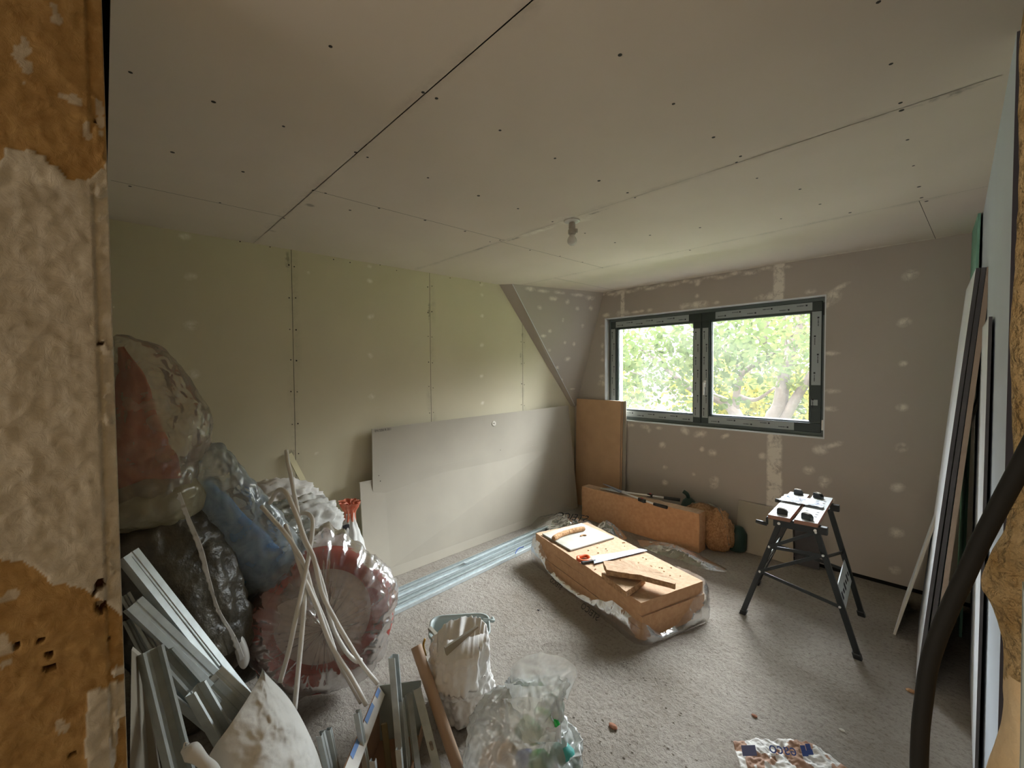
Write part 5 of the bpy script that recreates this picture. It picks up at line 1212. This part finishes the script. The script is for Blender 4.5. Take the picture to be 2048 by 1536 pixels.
# white sack with the studs
sk = thing('woven_sack', 'pale woven sack at the bottom left with steel studs sticking out of it', 'sack', (1.98, .40, 0))
def fn(u, v):
    # mouth rim from lower left to the upper peak, body swelling right and down
    m0 = [Lp(395, 1560, 2.16), Lp(425, 1500, 2.16), Lp(470, 1440, 2.12), Lp(505, 1385, 2.06), Lp(525, 1345, 2.00)]
    m1 = [Lp(640, 1700, 2.20), Lp(646, 1545, 2.16), Lp(622, 1470, 2.12), Lp(585, 1410, 2.04), Lp(527, 1343, 1.98)]
    return None
rim = catmull([Lp(380, 1600, 2.14), Lp(420, 1508, 2.15), Lp(460, 1450, 2.14), Lp(498, 1392, 2.08), Lp(526, 1342, 1.98)], 12)
sil = catmull([Lp(655, 1900, 2.10), Lp(648, 1600, 2.10), Lp(640, 1525, 2.08), Lp(612, 1455, 2.04), Lp(577, 1395, 1.99), Lp(528, 1343, 1.965)], 10)
def samp(c, s):
    s = max(0, min(1, s))*(len(c)-1); i = min(int(s), len(c)-2); return c[i].lerp(c[i+1], s-i)
def fn(u, v):
    a, b_ = samp(rim, u), samp(sil, u); q = a.lerp(b_, v); k = math.sin(math.pi*min(1, v*.97))**.8
    q = q+V((.9, -.10, .25)).normalized()*(.13*k*(1-u*.75)); q = q+V((.8, -.2, .5)).normalized()*(.016*ridge(q, 7, 3)+.012*ridge(q, 15, 5)-.03*max(0, noise.noise(q*7)))*(.3+k)
    return q
bm = sheet(fn, 70, 50)
obj('sack_front', bm, 'sackwhite', sk, smooth=True)
def fn(u, v):
    a, b_ = samp(rim, u), samp(sil, u); q = a.lerp(b_, v); k = math.sin(math.pi*v)**.8
    return q-V((.9, -.10, .25)).normalized()*(.12*k*(1-u*.6))+V((.2, .1, .1))*.05*noise.noise(q*6)
obj('sack_back', sheet(fn, 40, 24), 'sackwhite', sk, smooth=True)
# frayed rolled edge of another sack at the very bottom left
bm = bmesh.new(); tube(bm, [Lp(365, 1500, 2.2), Lp(385, 1505, 2.22), Lp(405, 1522, 2.24), Lp(422, 1545, 2.25), Lp(430, 1600, 2.25)], (lambda s: (.020+.004*math.sin(s*9))*min(1, .35+s*3)), n=12, sub=7)
fr2 = tag(obj('frayed_cloth', bm, 'sackwhite', smooth=True), 'rolled frayed white cloth edge at the bottom left below the open stud', 'cloth')
bm = bmesh.new(); random.seed(4)
for k in range(14):
    p = Lp(366+k*1.7, 1497+k*.5+random.uniform(-2, 2), 2.215); tube(bm, [p, p+V((random.uniform(-.006, .006), .004, .009)), p+V((random.uniform(-.01, .01), .008, .008))], .0012, n=5, sub=3)
obj('loose_threads', bm, 'sackwhite', fr2)['kind'] = 'stuff'

# open cardboard box with studs standing in it
zr = .27; c1, c2 = at(758, 1372, z=zr), at(842, 1362, z=zr); c0 = at(690, 1536, z=zr); dl = (c0-c1).normalized(); c0 = c1+dl*.62; c3 = c2+dl*.58
bx = thing('cardboard_box', 'open white and blue cardboard box with steel profiles standing inside', 'box', (c1.x, c1.y, 0))
def wall_(a, b_, th, mi, name):
    d = (b_-a).normalized(); n_ = d.cross(V((0, 0, 1))); bm = bmesh.new(); prism(bm, [V((a.x, a.y, .006)), V((b_.x, b_.y, .006)), b_, a], n_*th, 0); bmesh.ops.recalc_face_normals(bm, faces=bm.faces)
    return obj(name, bm, mi, bx)
wall_(c1, c0, .006, 'cardboard', 'side_panel'); wall_(c2, c1, .006, 'grey bucket', 'side_panel'); lo_ = V((0, 0, zr-.06)); wall_(c3-lo_, c2-lo_, .006, 'cardboard', 'side_panel'); wall_(c0-lo_, c3-lo_, .006, 'cardboard', 'side_panel')
bm = bmesh.new(); prism(bm, [V((c.x, c.y, .004)) for c in (c0, c1, c2, c3)], (0, 0, .005)); bmesh.ops.recalc_face_normals(bm, faces=bm.faces); obj('box_bottom', bm, 'cardboard', bx)
# white outer flap folded out on the left with blue print
nl = dl.cross(V((0, 0, 1))); nl = nl if nl.x < 0 or nl.y < 0 else nl
bm = bmesh.new(); fo = V((.045, .012, -.03)); prism(bm, [c1+V((0, 0, .002)), c0+V((0, 0, .002)), c0+fo, c1+fo*.8], V((.002, 0, -.003))); bmesh.ops.recalc_face_normals(bm, faces=bm.faces); fl_ = obj('flap', bm, 'paperwhite', bx)
for s0, s1 in ((.02, .10), (.17, .33), (.48, .60)):
    bm = bmesh.new(); a, b_ = c1.lerp(c0, s0), c1.lerp(c0, s1); prism(bm, [a+V((0, 0, .0035)), b_+V((0, 0, .0035)), b_+fo*.35+V((0, 0, .003)), a+fo*.35+V((0, 0, .003))], V((0, 0, .0006))); obj('blue_print', bm, mat('light blue print', (.16, .30, .62), .6) if s0 < .05 else bpy.data.materials['light blue print'], fl_)
def dn_(px1, py1, px2, py2, x1, x2):   # a stud that goes on down to the box bottom
    a, b_ = Lp(px1, py1, x1), Lp(px2, py2, x2); d = (b_-a).normalized(); t_ = (a.z-.012)/-d.z; return a, a+d*t_
g_ = 'steel profiles standing in the box'
for lab, (a, b_), w_, d_, fc, mt in (
    ('tallest open steel stud standing in the cardboard box', dn_(781, 1312, 799, 1536, 1.98, 2.05), .036, .03, (.9, .55, .3), 'galv'),
    ('stud with a centre groove just right of the tallest one', dn_(806, 1399, 822, 1536, 2.02, 2.06), .026, .02, (-.7, -.7, -.3), 'galv'),
    ('grooved stud standing left of the box centre', dn_(719, 1422, 738, 1536, 2.02, 2.06), .026, .02, (-.7, -.7, -.3), 'galv'),
    ('stud leftmost in the row, dusty and partly marked', dn_(646, 1466, 662, 1536, 2.04, 2.06), .030, .02, (-.7, -.7, -.3), 'galv'),
    ('slim bright stud right against the leftmost one', dn_(662, 1457, 678, 1536, 2.02, 2.04), .016, .02, (-.7, -.7, -.3), 'galv'),
    ('dark slim stud between the grooved stud and the holed one', dn_(822, 1385, 840, 1536, 2.0, 2.06), .014, .03, (.2, -1, 0), 'galv2')):
    bm = bmesh.new(); cprof(bm, a, b_, w_, d_, up=fc, t=.0014, lip=.006); bmesh.ops.recalc_face_normals(bm, faces=bm.faces); tag(obj('steel_stud', bm, mt), lab, 'steel stud', g_)
for lab, (a, b_), w_ in (('short bright steel piece frontmost before the tallest stud', dn_(796, 1500, 801, 1560, 2.16, 2.17), .022), ('short bright steel piece frontmost before the grooved stud', dn_(744, 1523, 750, 1580, 2.14, 2.15), .022)):
    bm = bmesh.new(); cprof(bm, a, b_, w_, .015, up=(-.8, .9, -.2), t=.0014, lip=.004, groove=False); bmesh.ops.recalc_face_normals(bm, faces=bm.faces); tag(obj('steel_piece', bm, 'galv'), lab, 'steel piece')
# cream block end in the box
a, b_ = dn_(768, 1446, 778, 1536, 1.97, 2.0); bm = bmesh.new(); bar(bm, a, b_, .026, .012, up=(1, -.5, 0)); tag(obj('cream_batten', bm, 'olivecloth', bevel=.004), 'dull olive batten with a rounded top standing in the cardboard box', 'batten')
# holed stud and cardboard tube
a, b_ = dn_(834, 1378, 874, 1536, 2.03, 2.16); hs = thing('holed_stud', 'dark steel stud with an oval hole leaning beside the cardboard tube', 'steel stud', b_)
bm = bmesh.new(); cprof(bm, a, b_, .034, .018, up=(-1, .4, -.3), t=.0014, lip=.005, groove=False); bmesh.ops.recalc_face_normals(bm, faces=bm.faces); obj('channel', bm, 'galv2', hs)
hpz = Lp(859, 1491, 2.115); ax_ = (b_-a).normalized(); tt = (hpz-a).dot(ax_); hc = a+ax_*tt; vn = (V((1, -.4, .3))-ax_*V((1, -.4, .3)).dot(ax_)).normalized(); sn = ax_.cross(vn)
bm = bmesh.new(); vs_ = [hc+vn*.004+sn*(.007*math.cos(t_))+ax_*(.007*math.sin(t_)+(.011 if math.sin(t_) > 0 else -.011)) for t_ in [2*math.pi*(i+.5)/20 for i in range(20)]]; prism(bm, vs_, vn*.001); bmesh.ops.recalc_face_normals(bm, faces=bm.faces); obj('oval_hole', bm, 'floor', hs)
a, b_ = dn_(832, 1292, 916, 1536, 1.90, 2.20); bm = bmesh.new(); ax_ = (b_-a).normalized(); L0 = (b_-a).length
lathe(bm, a, [(.0215, .030), (.0235, 0), (.0255, .002), (.0255, L0)], axis=ax_, n=28); tb_ = tag(obj('cardboard_tube', bm, 'cardtube', smooth=True), 'long brown cardboard tube leaning against the white sack in front of the tub', 'cardboard tube')

# tub and white sack in the middle
def rrect(c, a, b_, r, n=8, rot=0):
    out = []
    for sx_, sy_, s0 in ((1, 1, 0), (-1, 1, 1), (-1, -1, 2), (1, -1, 3)):
        for k in range(n+1):
            t_ = math.pi/2*(s0+k/n); x, y = sx_*(a-r)+r*math.cos(t_), sy_*(b_-r)+r*math.sin(t_); out.append(V((c[0]+x*math.cos(rot)-y*math.sin(rot), c[1]+x*math.sin(rot)+y*math.cos(rot), 0)))
    return out
tz = .40; tc0 = (at(862, 1252, z=tz)+at(972, 1240, z=tz)+at(935, 1222, z=tz)+at(905, 1262, z=tz))/4+V((.03, -.02, 0))
tub = thing('mixing_tub', 'grey green plastic tub with rounded corners behind the white sack', 'tub', (tc0.x, tc0.y, 0))
bm = bmesh.new(); rot = YAW+.1; lv = []
for a, b_, r, z in ((.115, .075, .045, .0), (.125, .085, .05, .02), (.15, .105, .06, tz-.012), (.158, .113, .064, tz-.010), (.158, .113, .064, tz), (.150, .105, .06, tz), (.145, .10, .056, tz-.02), (.12, .08, .048, .02), (.11, .07, .045, .012)):
    lv.append([bm.verts.new(p+V((0, 0, z))) for p in rrect(tc0, a, b_, r, rot=rot)])
for a, b_ in zip(lv, lv[1:]):
    for k in range(len(a)): bm.faces.new([a[k], a[(k+1) % len(a)], b_[(k+1) % len(a)], b_[k]])
bm.faces.new(lv[0][::-1]); bm.faces.new(lv[-1]); obj('tub_body', bm, 'grey bucket', tub, smooth=True)
bm = bmesh.new(); sp_ = at(976, 1238, z=tz); tube(bm, [sp_+V((-.02, -.02, -.005)), sp_+V((.01, .0, -.004)), sp_+V((.02, .02, -.008)), sp_+V((0, .03, -.006))], .009, n=10, sub=5); obj('spout', bm, 'grey bucket', tub, smooth=True)
bm = bmesh.new(); a = at(866, 1257, z=tz+.01); bar(bm, a+V((-.02, -.01, 0)), a+V((.10, .02, -.06)), .022, .012); tag(obj('plasterboard_offcut', bm, 'board', bevel=.002), 'small cream offcut poking out of the grey tub', 'offcut')
ws = V((1.955, 1.285, 0)); wk = thing('white_sack', 'crumpled white sack with a rolled open top, standing in front of the grey tub', 'sack', ws)
wtop = at(918, 1283, z=.44); 
path = [V((1.97, 1.33, .006)), V((1.965, 1.31, .06)), V((1.955, 1.28, .2)), wtop+V((0, 0, -.11)), wtop+V((0, 0, -.03)), wtop+V((0, 0, .012)), wtop+V((0, 0, .002)), wtop+V((0, 0, -.05)), wtop+V((0, 0, -.13))]
bm = bag(path, [(.10, .08), (.125, .095), (.125, .10), (.125, .10), (.130, .10), (.122, .094), (.110, .082), (.105, .078), (.07, .05)], (math.cos(YAW), math.sin(YAW), 0), n=120, sub=16, wr=.024, ws=15, seed=31, pleat=.001, np_=13)
for v in bm.verts:
    if v.co.z > .3: v.co.z += .045*((v.co-wtop).dot(V((-math.sin(YAW), math.cos(YAW), 0)))/.1)+.025*((v.co-wtop).dot(V((math.cos(YAW), math.sin(YAW), 0)))/.12)*min(1, (v.co.z-.3)/.1)
obj('sack_body', bm, 'sackgrey', wk, smooth=True)
bm = bmesh.new(); a, b_ = at(892, 1308, z=.42), at(958, 1264, z=.46); bar(bm, a, b_, .014, .07, up=(0, 0, 1)); tag(obj('plasterboard_offcut', bm, 'board', bevel=.001), 'thin cream offcut standing on edge in the mouth of the white sack', 'offcut')
bm = bmesh.new(); a = at(850, 1290, z=.40); tube(bm, [a+V((0, 0, .03)), a+V((-.008, -.004, -.005)), a+V((.006, 0, -.05))], .005, n=8, sub=4); tag(obj('yellow_strap', bm, mat('ochre strap', (.50, .30, .06), .6), smooth=True), 'ochre strap loop at the left of the white sack rim', 'strap')
bm = bmesh.new(); p = at(936, 1443, z=.0); obox(bm, p+V((0, 0, .012)), (.035, .02, 0), (-.006, .01, 0), (0, 0, .010)); tag(obj('metal_offcut', bm, 'galv2'), 'small dark metal offcut on the floor under the white sack', 'offcut')

# clear bag with green things
cb = V((2.44, 1.22, 0)); kb = thing('clear_bag', 'clear plastic bag of green and blue packaging at the bottom centre', 'bag', cb)
R3 = V((math.cos(YAW), math.sin(YAW), 0)); F3 = V((-math.sin(YAW), math.cos(YAW), 0))
tpz = at(1075, 1395, z=.42); mouth = at(1085, 1372, z=.46)
bm = bag([cb+V((0, 0, .01)), cb+V((0, 0, .05)), cb+V((0, 0, .17)), cb+V((0, 0, .26)), cb.lerp(tpz, .6)+V((0, 0, .10)), tpz+V((0, 0, -.03)), tpz+F3*.03+V((0, 0, .05))], [(.17, .15), (.21, .18), (.225, .19), (.20, .16), (.135, .10), (.10, .07), (.115, .06)], R3, n=130, sub=18, wr=.030, ws=12, seed=41, pleat=.003, np_=8, caps=False)
obj('clear_film', bm, 'filmwhite', kb, smooth=True)
def fn(u, v):       # the opened mouth, one flap standing, one folded toward the viewer
    a = math.pi*(u-.5)*1.25; q = tpz+R3*(.12*math.sin(a)*(1+.15*v)+.03*v)+F3*(.055*math.cos(a)+.05*v)+V((0, 0, -.02+.13*v*(.75+.25*math.cos(a*1.3))))
    return q+F3*.014*ridge(q, 9, 4)
obj('mouth_flap', sheet(fn, 50, 20), 'filmwhite', kb, smooth=True)
def fn(u, v):
    a = math.pi*(u-.5)*1.2; q = tpz+R3*(-.03+.12*math.sin(a))-F3*(.05*math.cos(a)+.045*v)+V((0, 0, .045*math.cos(a)-.14*v)); return q-F3*.016*ridge(q, 9, 8)
obj('mouth_flap', sheet(fn, 50, 20), 'filmwhite', kb, smooth=True)
B3 = lambda px, py, z: at(px, py, z=z)
bm = bag([B3(1040, 1445, .30), B3(1048, 1452, .29), B3(1062, 1466, .24), B3(1068, 1480, .2)], [(.02, .02), (.045, .03), (.045, .03), (.02, .02)], R3, wr=.008, ws=12, seed=44); obj('green_packet', bm, 'green', kb, smooth=True, label='dark green packet')
bm = bmesh.new(); tube(bm, [B3(1070, 1420, .39), B3(1090, 1424, .385), B3(1108, 1438, .375), B3(1116, 1452, .36)], .011, n=10, sub=6); obj('green_ring', bm, mat('bright green plastic', (.02, .42, .08), .4), kb, smooth=True, label='bright green loop')
bm = bag([B3(1048, 1500, .24), B3(1050, 1520, .22), B3(1055, 1560, .14)], [(.025, .02), (.04, .03), (.04, .03)], R3, wr=.01, ws=10, seed=46); obj('blue_packet', bm, 'bluebottle', kb, smooth=True)
bm = bag([B3(1075, 1505, .26), B3(1080, 1530, .22), B3(1085, 1570, .16)], [(.03, .02), (.045, .03), (.04, .03)], R3, wr=.012, ws=12, seed=47); obj('green_packet', bm, 'green', kb, smooth=True)
bm = bag([B3(1075, 1520, .215), B3(1080, 1545, .18), B3(1085, 1590, .12)], [(.04, .03), (.075, .05), (.07, .05)], R3, wr=.012, ws=10, seed=48); obj('peach_packet', bm, 'peach', kb, smooth=True)
bm = bag([B3(1120, 1490, .24), B3(1125, 1515, .2), B3(1130, 1550, .14)], [(.03, .03), (.055, .04), (.05, .04)], R3, wr=.01, ws=10, seed=49); obj('teal_packet', bm, 'teal', kb, smooth=True)
bm = bag([B3(990, 1490, .22), B3(1000, 1530, .18), B3(1005, 1590, .08)], [(.05, .04), (.08, .07), (.08, .07)], R3, wr=.012, ws=9, seed=50); obj('brown_paper_packet', bm, 'cardboard', kb, smooth=True)

# paper bag at the bottom right
pq = [at(1466, 1487, z=.05), at(1640, 1483, z=.07), at(1700, 1545, z=.03), at(1490, 1575, z=.03)]
def fn(u, v):
    q = (pq[0]*(1-u)+pq[1]*u)*(1-v)+(pq[3]*(1-u)+pq[2]*u)*v; q = q.copy(); q.z = .012+.055*(1-v*.5)*(math.sin(math.pi*min(1, max(0, .08+u*.9)))**.5)*(1-.55*abs(v-.35))+.020*ridge(q, 10, 3)+.012*ridge(q, 22, 5); q.z = max(q.z, .004); return q
bm = sheet(fn, 90, 46)
for f in bm.faces:
    c = f.calc_center_median(); 
    if noise.noise(V((c.x*9, c.y*13, 1)))+.5*noise.noise(c*30) > .12: f.material_index = 1
pbg = tag(obj('paper_bag', bm, ['paperwhite', 'kraft'], smooth=True), 'torn white and brown paper bag with blue lettering on the floor at the bottom right', 'paper bag')
md = pbg.modifiers.new('solid', 'SOLIDIFY'); md.thickness = .002
ux = (pq[0]-pq[1]).normalized(); uy = (pq[3]-pq[0]).normalized()
cc = at(1566, 1508, z=.085); cc.z += .01
text('eaco', .062, cc, ux+V((0, 0, .15)), uy+V((0, 0, -.45)), 'inkblue', pbg)
text('www.', .016, at(1560, 1497, z=.098), ux+V((0, 0, .15)), uy+V((0, 0, -.45)), 'inkblue', pbg).name = 'small_print'
for px, py, w_ in ((1610, 1507, .012), (1620, 1504, .012), (1606, 1496, .010), (1616, 1493, .010)):
    bm = bmesh.new(); c = at(px, py, z=.096); obox(bm, c, ux*w_, uy*.008+V((0, 0, -.004)), V((0, 0, .0006))); obj('printed_square', bm, 'inkblue', pbg)
bm = bmesh.new(); c = at(1498, 1501, z=.088); obox(bm, c, ux*.03, uy*.016+V((0, 0, -.008)), V((0, 0, .0006))); obj('printed_panel', bm, mat('slate blue print', (.16, .17, .30), .7), pbg)
